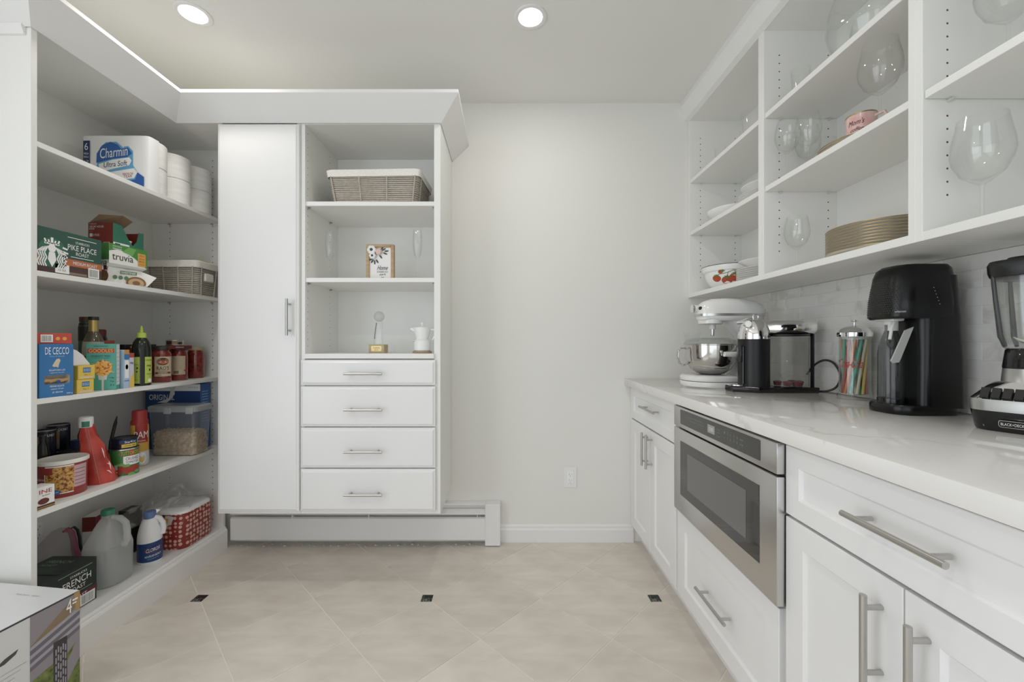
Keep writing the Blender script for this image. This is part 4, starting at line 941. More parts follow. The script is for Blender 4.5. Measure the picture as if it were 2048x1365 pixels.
def bit(x, y, z):
    r = .0045; a = rnd.uniform(0, PI); c, s_ = math.cos(a), math.sin(a); n_ = Vector((rnd.uniform(-1, 1), rnd.uniform(-1, 1), rnd.uniform(-1, 1))).normalized()
    u = n_.orthogonal().normalized(); v = n_.cross(u); P = Vector((x, y, z)); vs = []
    for k in range(6): vs += [tuple(P + (u * math.cos(k * PI / 3) + v * math.sin(k * PI / 3)) * r - n_ * .0022), tuple(P + (u * math.cos(k * PI / 3) + v * math.sin(k * PI / 3)) * r + n_ * .0022)]
    b.add(vs, [(2 * k, (2 * k + 2) % 12, (2 * k + 3) % 12, 2 * k + 1) for k in range(6)] + [(0, 2, 4, 6, 8, 10), (1, 3, 5, 7, 9, 11)])
for k in range(620): bit(rnd.uniform(-wi / 2 + .012, wi / 2 - .012), -di / 2 + rnd.uniform(0, .004), rnd.uniform(.006, .112))
for k in range(260): bit(wi / 2 - rnd.uniform(0, .004), rnd.uniform(-di / 2 + .01, di / 2 - .01), rnd.uniform(.006, .112))
for k in range(320): bit(rnd.uniform(-wi / 2 + .01, wi / 2 - .01), rnd.uniform(-di / 2 + .005, di / 2 - .005), .108 + rnd.uniform(0, .008))
o = b.build('cereal', CER); o.location = ck.location; o['kind'] = 'stuff'; o['label'] = 'small round toasted oat cereal inside the clear storage bin'; o['category'] = 'cereal'
# cereal box
CBL = flat('cereal_blue', '#16407f'); CBL2 = flat('cereal_blue2', '#2a66b0')
SZ = (.282, .07, .335)
cz = carton('cereal_box', 'tall blue and white cereal box with a loose top flap', 'box', (-1.719, 2.157, S4), SZ, CBL)
F = face_my(cz, SZ); F.rect(0, .300, .282, .335, PAPERW, 'print'); F.text('ORIGINAL', .085, .268, .13, .028, PAPERW); F.text('family size  whole grain', .09, .318, .10, .007, INK); F.text('NET WT 18 OZ', .245, .318, .05, .006, BARC)
F.poly([(.06, .24), (.12, .262), (.13, .30), (.115, .335), (.16, .335), (.15, .30), (.152, .285), (.13, .255), (.11, .24)], flat('flap_grey', (.70, .70, .70)), 'torn_flap', .0010)
G = face_px(cz, SZ); G.rect(0, 0, .07, .335, CBL2, 'print')
for k in range(12): G.rect(.012, .14 + k * .014, .055, .143 + k * .014, flat('print_pale_blue', '#9cc4e4'), 'print_line', .0007)

# ================================================================== bottom deck
DKG = flat('box_dark_green', '#182823', .35)
SZ = (.170, .258, .16)
fr = carton('coffee_box', 'dark green French roast coffee pod box on the lowest deck', 'box', (-1.585 - SZ[0] / 2, 1.594 - SZ[1] / 2, S5), SZ, DKG)
F = face_px(fr, SZ); F.rect(.06, .034, .258, .058, flat('print_maroon', '#5c2026'), 'print'); F.text('DARK ROAST', .165, .046, .11, .012, PAPERW); F.text('FRENCH', .185, .108, .10, .024, PAPERW); F.text('ROAST', .185, .083, .06, .014, PAPERW); F.text('STARBUCKS', .19, .131, .06, .008, PAPERW); F.bars(.195, .004, .25, .044, 13)
for yy, x0, x1 in ((.145, .12, .24), (.066, .13, .24)): F.rect(x0, yy, x1, yy + .002, flat('print_pale_green', '#8fa89c'), 'print_line')
F.rect(.10, .004, .19, .030, flat('print_tan', '#8c7660'), 'print', .0006)
b = MB(); b.cbox(-.085, .085, .0, .129, .16, .1612, .0004); b.build('lid_flap', DKG, fr)
G = Face(fr, (-.085, -.129, .1612), (1, 0, 0), (0, 1, 0)); G.text('FRENCH', .075, .215, .09, .018, flat('print_pale_green', '#8fa89c')); G.text('ROAST', .06, .19, .055, .012, flat('print_pale_green', '#8fa89c'))
for k in range(3): G.rect(.03, .165 - k * .01, .12, .167 - k * .01, flat('print_moss', '#5d7d55'), 'print_line')
# water jug
JUGP = glass_mat('jug_plastic', (.97, .98, .98), .2, 1.4, .9, .42, (.97, .98, .98))
WATER = glass_mat('jug_water', (.90, .92, .92), .1, 1.2, .5, .25, (.72, .75, .76))
jg = thing('water_jug', 'translucent gallon jug with green cap and a little water', 'jug', (-1.652, 1.708, S5))
pr = [(.060, 0), (.070, .006), (.072, .02), (.072, .145), (.066, .170), (.050, .205), (.034, .238), (.024, .256), (.019, .262), (.019, .282)]
b = MB(); b.lathe(pr, 40, power=2.6); b.build('jug', JUGP, jg, 40)
b = MB(); b.lathe([(.058, .004), (.068, .009), (.0695, .02), (.0695, .098)], 40, power=2.6); b.build('water', WATER, jg, 40)
b = MB(); b.lathe([(.022, .275), (.0225, .277), (.0225, .292), (.021, .296)], 24); b.build('cap', flat('cap_green', '#2c8a63', .4), jg, 40)
a = math.radians(8); hx, hy = math.cos(a), math.sin(a)
b = MB(); b.tube([(.018 * hx, .018 * hy, .262), (.045 * hx, .045 * hy, .258), (.066 * hx, .066 * hy, .238), (.0705 * hx, .0705 * hy, .205), (.070 * hx, .070 * hy, .165), (.06 * hx, .06 * hy, .145)], [.010, .012, .012, .012, .013, .012], 12); b.build('handle', JUGP, jg, 60)
R_ = Round(jg, [(.073, 0), (.073, .3)]); R_.band(-78, -56, .075, .135, flat('print_film', (.5, .52, .52), .6), 'barcode', .0015, 2); R_.text('BEST BY 11 24', -28, .155, .034, .004, BARC, .002)
# bleach bottle
BLW = mat('bleach_white', (.82, .82, .84), .3)
cl = thing('bleach_bottle', 'white bleach bottle with dark blue label and looped handle', 'bottle', (-1.612, 1.862, S5))
pr = [(.044, 0), (.0475, .004), (.0475, .105), (.046, .125), (.040, .155), (.030, .185), (.022, .198), (.020, .202), (.020, .21)]
b = MB(); b.lathe(pr[:6] + [(.022, .198), (.018, .205)], 36, sq=.86); b.build('bottle', BLW, cl, 45)
b = MB(); b.tube([(.018, .006, .196), (.034, .012, .190), (.046, .015, .170), (.0485, .016, .145), (.045, .014, .120)], [.011, .0105, .0105, .011, .011], 12); b.build('handle', BLW, cl, 60)
b = MB(); b.lathe([(.0215, .196), (.0225, .198), (.0225, .222), (.020, .226)], 28); b.build('cap', flat('cap_blue', '#5b74a8', .4), cl, 40)
LBL = flat('label_deep_blue', '#173d78', .3)
R_ = Round(cl, .0478); b = MB()
def bl(a0, a1, z0, z1, m, l):
    b = MB(); n = 14; v = []; a0, a1 = math.radians(a0), math.radians(a1)
    for j in range(2):
        for i in range(n + 1): q = a0 + (a1 - a0) * i / n; v.append(((.0475 + l) * math.cos(q), (.0475 * .86 + l) * math.sin(q), (z0, z1)[j] + (.012 * i / n if j else 0)))
    b.add(v, [(i, i + 1, n + 2 + i, n + 1 + i) for i in range(n)]); b.build('label', m, cl, 40)
bl(-150, 40, .012, .090, LBL, .0006)
F = Face(cl, (.0475 * math.cos(math.radians(-78)), -.0435, 0), (math.cos(math.radians(38)), math.sin(math.radians(38)), 0), (0, 0, 1))
def cltext(t, a, z, w, h, m, l): 
    v, f = text_geo(t, w, h, .15); b = MB(); a = math.radians(a)
    b.add([((.0475 + l) * math.cos(a + x / .045), (.0475 * .86 + l) * math.sin(a + x / .045), z + y + x * .12) for x, y in v], f); b.build('lettering', m, cl)
def cloval(a, z, rx, rz_, m, l):
    b = MB(); a = math.radians(a); b.add([((.0475 + l) * math.cos(a + rx * math.cos(t) / .045), (.0475 * .86 + l) * math.sin(a + rx * math.cos(t) / .045), z + rz_ * math.sin(t) + rx * math.cos(t) * .12) for t in [2 * PI * k / 20 for k in range(20)]], [tuple(range(20))]); b.build('emblem', m, cl)
cloval(-38, .066, .030, .014, flat('print_red', '#b5202c'), .0014); cloval(-38, .066, .028, .012, NAVY, .0018)
cltext('CLOROX', -38, .066, .048, .015, PAPERW, .0034); cltext('NO-SPLASH BLEACH', -38, .040, .056, .009, PAPERW, .0030); cltext('disinfecting', -38, .027, .04, .004, flat('print_pale_blue', '#9cc4e4'), .0030)
# red dotted pack of paper goods
DOTR = bpy.data.materials.new('red_dotted_wrap'); DOTR.use_nodes = True; m = DOTR
bs = m.node_tree.nodes['Principled BSDF']; bs.inputs['Roughness'].default_value = .35
tcn = nd(m, 'ShaderNodeTexCoord'); vo = nd(m, 'ShaderNodeTexVoronoi'); vo.inputs['Scale'].default_value = 48; vo.inputs['Randomness'].default_value = .35
lk(m, tcn.outputs['Object'], vo.inputs['Vector']); cr = nd(m, 'ShaderNodeValToRGB'); cr.color_ramp.elements[0].color = (*lin('#d8a898'), 1); cr.color_ramp.elements[1].color = (*lin('#8f221c'), 1)
cr.color_ramp.elements[0].position = .33; cr.color_ramp.elements[1].position = .40; lk(m, vo.outputs['Distance'], cr.inputs[0]); lk(m, cr.outputs[0], bs.inputs['Base Color'])
rp = thing('paper_goods_pack', 'red dotted pack of paper plates under loose clear wrapping', 'pack', (-1.640, 2.060, S5))
def rr3(w, d, z, r=.045): return [(x, y, z) for x, y in rrect(w, d, r, 6)]
b = MB(); b.loft([rr3(.205, .20, 0), rr3(.215, .21, .01), rr3(.215, .21, .14), rr3(.212, .208, .168)]); b.build('wrapped_block', DOTR, rp, 40)
b = MB(); b.loft([rr3(.211, .207, .168), rr3(.208, .204, .178), rr3(.19, .186, .186), rr3(.12, .12, .19)]); b.build('pack_top', flat('tissue_wrap', (.84, .84, .84), .35), rp, 40)
F = Face(rp, (-.0625, -.1052, 0), (1, 0, 0), (0, 0, 1)); F.poly([(-.02, .15), (.10, .165), (.125, .158), (.11, .125), (.06, .095), (.0, .075), (-.02, .075)], flat('label_grey3', (.62, .62, .63)), 'print', .0006); F.poly([(-.02, .135), (.03, .142), (.075, .152), (.10, .150), (.095, .132), (.05, .118), (-.02, .100)], flat('print_amber', '#e0a030'), 'print', .0010); F.rect(.07, .152, .082, .166, INK, 'print', .0010)
FILM = glass_mat('clear_film', (.93, .93, .93), .18, 1.5, 1.6, .14, (.85, .85, .85))
b = MB(); rnd = random.Random(11); g = []
P0 = [Vector((-.03, -.25, .10)), Vector((.02, -.10, .165)), Vector((.06, .02, .21)), Vector((.09, .09, .17))]
cols_ = 15; rows_ = 11
for j in range(rows_):
    for i in range(cols_):
        u, v = i / (cols_ - 1), j / (rows_ - 1)
        x = -.105 + .205 * v; y = -.10 + .20 * u
        z = .188 + .085 * math.exp(-((u - .55) ** 2) / .05) * (1 - abs(v - .45)) + rnd.uniform(-.009, .009)
        if u < .15: z -= (.15 - u) * .45
        g.append((x, y, z))
b.add(g, [(j * cols_ + i, j * cols_ + i + 1, (j + 1) * cols_ + i + 1, (j + 1) * cols_ + i) for j in range(rows_ - 1) for i in range(cols_ - 1)]); b.build('clear_wrapping', FILM, rp)
g = []; b = MB()
for j in range(7):
    for i in range(14):
        u, v = i / 13, j / 6
        p = Vector((-.098, -.185, .165)).lerp(Vector((.035, .01, .262)), u); q = Vector((.03 - .06 * v, 0, -.03 + .055 * v))
        g.append(tuple(p + q * (1 + .4 * u) + Vector((rnd.uniform(-.006, .006), rnd.uniform(-.006, .006), rnd.uniform(-.006, .006)))))
b.add(g, [(j * 14 + i, j * 14 + i + 1, (j + 1) * 14 + i + 1, (j + 1) * 14 + i) for j in range(6) for i in range(13)]); b.build('clear_wrapping', FILM, rp)
# zip bag with pink edge
zb = thing('zip_bag', 'clear zip bag with curved pink and black seal strips', 'bag', (-1.80, 1.67, S5))
SH = [(.010, .004), (.045, .010), (.072, .035), (.078, .07), (.070, .10), (.062, .14), (.05, .175), (.035, .205)]
b = MB(); g = []
for i, (yy, zz) in enumerate([(-.03, .17), (-.02, .19), (0.0, .21), (.02, .228), (.035, .235)]): pass
prof = [(-.15, 0), (-.15, .14), (-.10, .175), (-.05, .205), (-.01, .232), (.008, .234), (.022, .215), (.03, .18), (.034, .14), (.045, .105), (.07, .075), (.10, .05), (.105, .0)]
b.loft([[(x, y * s, z * s2) for y, z in prof] for x, s, s2 in ((-.035, .95, .97), (-.015, 1, 1), (.015, 1, 1), (.03, .96, .97))]); b.build('bag', glass_mat('bag_film', (.9, .88, .89), .2, 1.4, 1.0, .25, (.72, .70, .71)), zb, 50)
e = prof[4:12]
b = MB(); b.tube([(.022, y - .008, z - .004) for y, z in e], [.004, .009, .010, .010, .011, .012, .011, .004], 8); b.build('pink_strip', flat('strip_pink', '#9c4566', .4), zb, 60)
b = MB(); b.tube([(.028, y + .010, z - .002) for y, z in e], [.002, .0045, .005, .005, .005, .005, .005, .002], 8); b.build('black_strip', flat('strip_dark', '#2a2a2a', .4), zb, 60)
SZ = (.05, .10, .232); t = carton('tea_box', 'small red and white carton half hidden behind the water jug', 'box', (-1.815, 1.83, S5), SZ, flat('carton_white', (.80, .80, .77)), math.radians(12)); F = face_px(t, SZ); F.rect(0, .17, .10, .232, flat('print_maroon2', '#7a241e'), 'print'); F = face_my(t, SZ); F.rect(0, .17, .05, .232, flat('print_maroon2', '#7a241e'), 'print')
SZ = (.05, .07, .205); carton('black_carton', 'black carton standing between the water jug and bleach bottle at the back', 'box', (-1.775, 1.945, S5), SZ, flat('carton_black', (.018, .016, .016), .4))

# ================================================================== shipping carton on the floor
SZ = (.42, .62, .358); an = math.atan(-.133)
cx, cy = -1.295 - .21 * math.cos(an) + .31 * math.sin(an) , 1.25 - .21 * math.sin(an) - .31 * math.cos(an)
bx = carton('retail_carton', 'large printed white carton standing on the tiled floor', 'carton', (cx, cy, 0), SZ, flat('carton_gloss', (.66, .665, .67), .3), an, c=.002)
F = face_px(bx, SZ)        # u runs towards the back wall
PH = flat('photo_mauve', '#8f8890', .35); GR = noise_mat('photo_grass', ['#3c4a1c', '#66762c', '#7d8a3e'], 60, 3, .4)
x0, x1 = .395, .62
F0 = F; F = Face(bx, F0.P(.502, 0, 0), (0, 1, 0), (0, 0, 1)); F.P = lambda x, y, l, F0=F0: F0.P(.502 + (x - .395) * .5244, y, l)
F.rect(x0, 0, x1, .357, PH, 'photo')
F.poly([(x0, .268), (.52, .318), (x1, .352), (x1, .318), (.53, .288), (x0, .255)], flat('photo_tan', '#8a7458', .35), 'photo', .0007)
F.poly([(.59, .355), (x1, .357), (x1, .300), (.60, .300)], flat('photo_gold', '#b08a50', .35), 'photo', .0009)
for k, (ya, yb_) in enumerate(((.245, .285), (.222, .262), (.200, .240))):
    F.poly([(x0, ya), (x1, yb_), (x1, yb_ + .012), (x0, ya + .012)], flat('photo_grey', '#6a6672', .35), 'photo', .0008)
    F.poly([(x0, ya + .012), (x1, yb_ + .012), (x1, yb_ + .022), (x0, ya + .022)], flat('photo_pale', '#a29ca6', .35), 'photo', .0008)
F.poly([(x0, .17), (.50, .185), (.50, .13), (x0, .10)], GR, 'photo', .0008); F.poly([(.555, .185), (.60, .21), (.58, .185), (.556, .165)], GR, 'photo', .0008); F.poly([(.55, 0), (x1, 0), (x1, .155), (.555, .10)], GR, 'photo', .0008)
F.rect(.495, 0, .558, .243, flat('photo_dark', '#3a383c', .35), 'photo', .0011)
b = MB()
for k in range(5):
    for j in range(9):
        xa = .503 + k * .011; za = .01 + j * .024 + .006 * (k % 2); b.add([F.P(xa, za, .0015), F.P(xa + .006, za, .0015), F.P(xa + .006, za + .018, .0015), F.P(xa, za + .018, .0015)], [(0, 1, 2, 3)])
b.build('photo_lattice', flat('photo_pale', '#a29ca6', .35), bx)
F.text('4', .566, .325, .026, .042, PAPERW, .0018); F.rect(.582, .335, .608, .340, PAPERW, 'print', .0018); F.rect(.582, .326, .602, .330, PAPERW, 'print', .0018)
F = F0
def tuft(Fc, x, y, s, m):
    b = MB()
    for k in range(9):
        a = math.radians(20 + k * 17.5); q = Vector((math.cos(a), math.sin(a))) * s * (.7 + .3 * (k % 2)); nq = Vector((-q.y, q.x)).normalized() * s * .05
        b.add([Fc.P(x - nq.x, y - nq.y, .0008), Fc.P(x + q.x, y + q.y, .0008), Fc.P(x + nq.x, y + nq.y, .0008)], [(0, 1, 2)])
    b.build('plant_print', m, bx)
PG = flat('print_grey', '#4a4a4a'); PG2 = flat('print_light_grey', '#a8a8a8')
tuft(F, .452, .125, .035, PG); tuft(F, .40, .17, .05, PG); tuft(F, .30, .10, .06, PG); tuft(F, .20, .08, .06, PG)
F.poly([(.425, .262), (.45, .276), (.478, .283), (.472, .272), (.45, .262)], PG, 'print')
for k in range(3): F.rect(.42, .235 - k * .012, .495 - k * .012, .2365 - k * .012, PG2, 'print_line')
for k in range(3): F.rect(.42, .095 - k * .012, .495 - k * .012, .0965 - k * .012, PG2, 'print_line')
b = MB(); b.add([F.P(0, .352, .0006), F.P(.62, .352, .0006), F.P(.62, .357, .0006), F.P(0, .357, .0006)], [(0, 1, 2, 3)]); b.build('edge_line', flat('edge_dark', '#33363c'), bx)  # narrow dark line along the top edge of the side
G = face_top(bx, SZ); tuft(G, .14, .36, .05, PG2); tuft(G, .25, .41, .05, PG2); tuft(G, .10, .46, .04, PG2); G.text('fold here  open', .30, .575, .08, .008, PG2)
# ================================================================== drawer tower shelves
bk2 = basket('wide grey rope basket with white cloth cuff on the tower shelf', (-.628, 2.075, 1.759), math.radians(-2), .44, .26, .165, .022, 15, 4)
t = thing('framed_sign', 'small wooden frame with flowers and handwritten home quote', 'picture frame', (-.622, 2.03, 1.406))
WOOD = noise_mat('light_wood', [(.42, .28, .15), (.55, .39, .22)], 14, 5, .5, (1, 1, 6))
b = MB()
for x0, x1, z0, z1 in ((-.068, -.053, 0, .182), (.053, .068, 0, .182), (-.053, .053, 0, .014), (-.053, .053, .168, .182)): b.cbox(x0, x1, -.012, .012, z0, z1, .002)
b.build('frame', WOOD, t); b = MB(); b.box(-.053, .053, -.002, .008, .014, .168); b.build('board', PAPERW, t)
F = Face(t, (-.068, -.002, 0), (1, 0, 0), (0, 0, 1)); LEAF = flat('leaf_grey', '#4a4d4a')
for cx_, cy_, an in ((.085, .158, .5), (.098, .150, .1), (.092, .138, -.4), (.078, .166, 1.0), (.028, .10, -2.2), (.04, .095, -1.5), (.052, .10, -1.0), (.02, .108, -2.7), (.07, .122, -.9)):
    F.poly([(cx_ + .011 * math.cos(a) * math.cos(an) - .004 * math.sin(a) * math.sin(an), cy_ + .011 * math.cos(a) * math.sin(an) + .004 * math.sin(a) * math.cos(an)) for a in [2 * PI * k / 10 for k in range(10)]], LEAF, 'leaf', .002)
def flower(x, z, r, m, dark):
    b = MB(); 
    for k in range(6):
        a = 2 * PI * k / 6; b.lathe([(r * .52, 0), (r * .48, .003), (r * .2, .005), (0, .0052)], 12)
        b.v[-48:] = [(x + r * .48 * math.cos(a) + p[0], -.014 - p[2], z + r * .48 * math.sin(a) + p[1]) for p in b.v[-48:]]
    f = b.build('flower', m, t, 60)
    if dark:
        b = MB(); b.lathe([(r * .34, 0), (r * .28, .003), (0, .004)], 14); b.v = [(x + p[0], -.0185 - p[2], z + p[1]) for p in b.v]; b.build('flower_centre', LEAF, t, 60)
flower(-.040, .155, .023, PAPERW, True); flower(-.036, .126, .017, PAPERW, True); flower(-.006, .146, .016, flat('petal_pink', (.78, .55, .50), .6), False)
F.text('Home', .080, .068, .05, .022, LEAF, .002, 0, .35); F.text('IS WHERE YOU', .078, .048, .052, .008, LEAF, .002); F.text('park', .08, .035, .03, .012, LEAF, .002, 0, .3); F.text('it', .08, .02, .014, .010, LEAF, .002)
# glasses
def glass_prof(bowl, stem_h, stem_r, foot_r, wall=.0011):
    """bowl: (r, z) outer points from stem top up to rim"""
    o = [(foot_r, .0005), (foot_r, .0016), (foot_r * .5, .0035), (stem_r * 1.4, .008), (stem_r, .016), (stem_r, stem_h - .012), (stem_r * 1.6, stem_h - .003)]
    o += [(r, stem_h + z) for r, z in bowl]
    i = [(max(0.0, r - wall), stem_h + z + (.0015 if k == 0 else 0)) for k, (r, z) in enumerate(bowl)][::-1]
    return o + i[:-1] + [(0, stem_h + .004)]
BW = {'wine': [(.012, .003), (.030, .020), (.040, .045), (.0425, .060), (.040, .085), (.035, .110), (.033, .122)],
      'big': [(.014, .003), (.036, .022), (.049, .050), (.053, .070), (.051, .095), (.045, .125), (.041, .150)],
      'flute': [(.008, .004), (.016, .025), (.021, .06), (.0225, .09), (.021, .12), (.0185, .145)]}
GM = {}
def stemware(kind, label, x, y, z, stem=.09, foot=.033, sc=1.0, group=None):
    k = (kind, stem)
    if k not in GM: b = MB(); b.lathe([(0, .0005)] + glass_prof(BW[kind], stem, .0032, foot), 36, cap=False); GM[k] = b.mesh('glass', 35)
    t = thing({'wine': 'wine_glass', 'big': 'wine_glass', 'flute': 'champagne_flute'}[kind], label, 'glass', (x, y, z), 0, group); t.scale = (sc, sc, sc)
    put('bowl_and_stem', GM[k], CLEAR, t); return t
stemware('flute', 'champagne flute by the pin holes, left of the framed sign', -.872, 2.03, 1.406, .10, .03)
stemware('flute', 'champagne flute by the plain side of the tower, right of the framed sign', -.432, 1.99, 1.406, .10, .03)
# golf trophy
t = thing('glass_trophy', 'clear glass golf trophy on a light wooden block', 'trophy', (-.645, 2.07, 1.055), math.radians(-6))
b = MB(); b.cbox(-.040, .040, -.026, .026, 0, .042, .002); b.build('base_block', noise_mat('pale_wood', [(.50, .38, .20), (.60, .48, .29)], 10, 4, .5, (1, 6, 6)), t)
F = Face(t, (-.04, -.026, 0), (1, 0, 0), (0, 0, 1)); F.rect(.014, .008, .066, .034, mat('brass_plate', (.55, .43, .22), .3, .8), 'plaque'); F.text('CHAMPION', .04, .025, .036, .006, flat('print_brown2', '#8a5a1a')); F.text('2019', .04, .015, .02, .005, flat('print_brown2', '#8a5a1a'))
b = MB(); b.loft([[(x * s + o_, y * s2, z) for x, y in rrect(.05, .022, .006, 3)] for z, s, s2, o_ in ((.042, 1, 1, 0), (.075, .75, .9, .0), (.12, .6, .8, .003), (.155, .7, .8, .006), (.16, .5, .6, .006))]); b.build('pillar', CLEAR, t, 40)
b = MB(); b.lathe([(.026 * math.sin(PI * k / 14), .182 - .026 * math.cos(PI * k / 14)) for k in range(15)], 24, (.004, 0)); b.build('ball', glass_mat('frosted_glass', (.92, .92, .92), .2, 1.45, 1, .35, (.85, .85, .85)), t, 60)
b = MB(); b.tube([(-.004, -.014, .150), (-.010, -.015, .11), (-.014, -.016, .07)], .0022, 8); b.build('club', flat('etched_grey', (.2, .2, .2), .4), t)
t = thing('glass_letter', 'small clear glass figure beside the trophy block', 'figurine', (-.566, 2.04, 1.055)); b = MB(); b.prism([(-.014, 0), (-.008, 0), (.006, .03), (.008, .03), (.008, 0), (.014, 0), (.014, .042), (.003, .042)], -.006, .006, 'y'); b.build('figure', CLEAR, t)
# moka pot on a cork mat
t = thing('cork_coaster', 'round cork coaster under the white moka pot', 'coaster', (-.413, 2.01, 1.055)); b = MB(); b.lathe([(.045, 0), (.046, .002), (.046, .008), (.045, .010)], 32); b.build('disc', noise_mat('cork', [(.33, .24, .15), (.45, .34, .22)], 90, 3, .9), t, 30)
mk = thing('moka_pot', 'white moka pot with spout and side handle', 'coffee pot', (-.413, 2.01, 1.0650), PI)
WEN = mat('white_enamel', (.86, .86, .85), .2)
b = MB(); b.lathe([(.036, 0), (.040, .004), (.040, .045), (.034, .056), (.030, .058)], 32); b.build('boiler', WEN, mk, 35)
b = MB(); b.lathe([(.029, .058), (.030, .062), (.036, .085), (.042, .110), (.042, .112)], 32); b.build('jug', WEN, mk, 35)
b = MB(); b.loft([[(.030, -.010, .090), (.030, .010, .090), (.030, .013, .112), (.030, -.013, .112)], [(.058, -.003, .106), (.058, .003, .106), (.056, .004, .112), (.056, -.004, .112)]]); b.build('spout', WEN, mk)
b = MB(); b.lathe([(.043, .112), (.042, .115), (.012, .121), (.005, .123), (.005, .127), (.009, .133), (.006, .139), (0, .140)], 28); b.build('lid', WEN, mk, 35)
b = MB(); b.tube([(-.038, 0, .106), (-.062, 0, .104), (-.066, 0, .092), (-.058, 0, .066), (-.050, 0, .055)], [.005, .0055, .0055, .005, .004], 10); b.build('handle', WEN, mk, 60)
b = MB(); b.cyl((.036, .016, .05), (.042, .018, .05), .004, 10); b.build('valve', STEEL, mk)

# ================================================================== wall cabinet next to the back wall
U0, U1, U2 = 1.376, 1.717, 2.004
def plate_mesh(r, h, rim=.002): 
    b = MB(); b.lathe([(0, .001), (r * .58, 0), (r * .62, .001), (r * .70, h * .35), (r, h - rim * .3), (r, h), (r * .985, h + .0005), (r * .69, h * .5 + .001), (r * .6, h * .25 + .001), (0, h * .25 + .001)], 48, cap=False); return b.mesh('plate', 35)
tb = thing('serving_bowl', 'white serving bowl painted with red tomatoes on a vine', 'bowl', (1.146, 2.112, U0))
pr = [(.064, 0), (.072, .005), (.100, .026), (.117, .060), (.122, .086), (.129, .089), (.138, .112)]
b = MB(); b.lathe([(0, .0)] + pr + [(.138, .114), (.133, .114), (.119, .084), (.09, .028), (0, .010)], 56, cap=False); b.build('bowl', PORC, tb, 40)
b = MB(); b.lathe([(.1385, .1135), (.138, .1165), (.133, .1165)], 56, cap=False); b.build('rim_line', flat('rim_dark', (.06, .05, .05)), tb)
R_ = Round(tb, pr); TOM = flat('painted_tomato', '#b8401c', .25); LFG = flat('painted_leaf', '#5d7a2c', .3)
for a, z, s in ((-152, .050, .022), (-127, .038, .025), (-109, .050, .026), (-140, .080, .012), (-94, .078, .014)): R_.oval(a, z, s, s * .72, TOM, 'tomato', .0010)
for a, z, s in ((-152, .063, .012), (-127, .053, .014), (-109, .066, .015), (-136, .083, .012)): R_.oval(a, z, s, s * .5, LFG, 'leaf', .0016, 14, .35)
b = MB(); pts = [R_.P(math.radians(a), z, .0014) for a, z in ((-150, .065), (-142, .070), (-132, .071), (-122, .076), (-113, .084), (-104, .080))]; b.tube(pts, .0014, 6); b.tube([R_.P(math.radians(-127), .056, .0014), R_.P(math.radians(-124), .074, .0014)], .0012, 6); b.tube([R_.P(math.radians(-109), .068, .0014), R_.P(math.radians(-111), .084, .0014)], .0012, 6); b.build('vine', LFG, tb, 60)
PM = plate_mesh(.125, .013)
for k in range(6):
    t = tag(put('dinner_plate', PM, PORC), 'white dinner plate in the stack beside the tomato bowl', 'plate', 'white plates beside the tomato bowl'); t.location = (1.150, 1.815, U0 + k * .0085)
BM = MB(); BM.lathe([(0, 0), (.05, 0), (.055, .003), (.09, .022), (.115, .034), (.116, .036), (.112, .036), (.085, .025), (.05, .008), (0, .006)], 48, cap=False); BMm = BM.mesh('bowl', 35)
t = tag(put('shallow_bowl', BMm, PORC), 'white shallow bowl on top of the plates beside the tomato bowl', 'bowl'); t.location = (1.150, 1.815, U0 + .0565)
b = MB(); b.lathe([(0, 0), (.06, 0), (.07, .004), (.105, .035), (.122, .05), (.125, .062), (.12, .062), (.10, .038), (.06, .008), (0, .006)], 48, cap=False, sq=1.0)
t = tag(b.build('serving_dish', PORC, None, 35), 'plain white serving dish on the shelf above the tomato bowl', 'dish'); t.location = (1.155, 2.10, U1)
for k in range(4):
    t = tag(put('side_plate', PM, PORC), 'plain white plate in the stack above the dinner plates', 'plate', 'white plates on the middle shelf'); t.location = (1.152, 1.80, U1 + k * .0085); t.scale = (1, 1, 1)
t = tag(put('shallow_bowl', BMm, PORC), 'white shallow bowl resting on the upper stack of plain plates', 'bowl'); t.location = (1.152, 1.80, U1 + .0405)
TUM = MB(); TUM.lathe([(0, 0), (.026, 0), (.028, .002), (.035, .125), (.0345, .1262), (.0335, .125), (.0265, .010), (0, .009)], 32, cap=False); TUMm = TUM.mesh('tumbler', 35)
def tumbler(label, x, y, z, s=1.0, group=None):
    t = tag(put('drinking_glass', TUMm, CLEAR), label, 'glass', group); t.location = (x, y, z); t.scale = (s, s, s); return t
tumbler('tall drinking glass on the top shelf above the plain plates', 1.10, 1.86, U2, 1.15); tumbler('small drinking glass near the wall on the top shelf', 1.085, 2.10, U2, .75)
tumbler('second tall drinking glass on the top shelf above the plain plates', 1.21, 1.80, U2, 1.15)

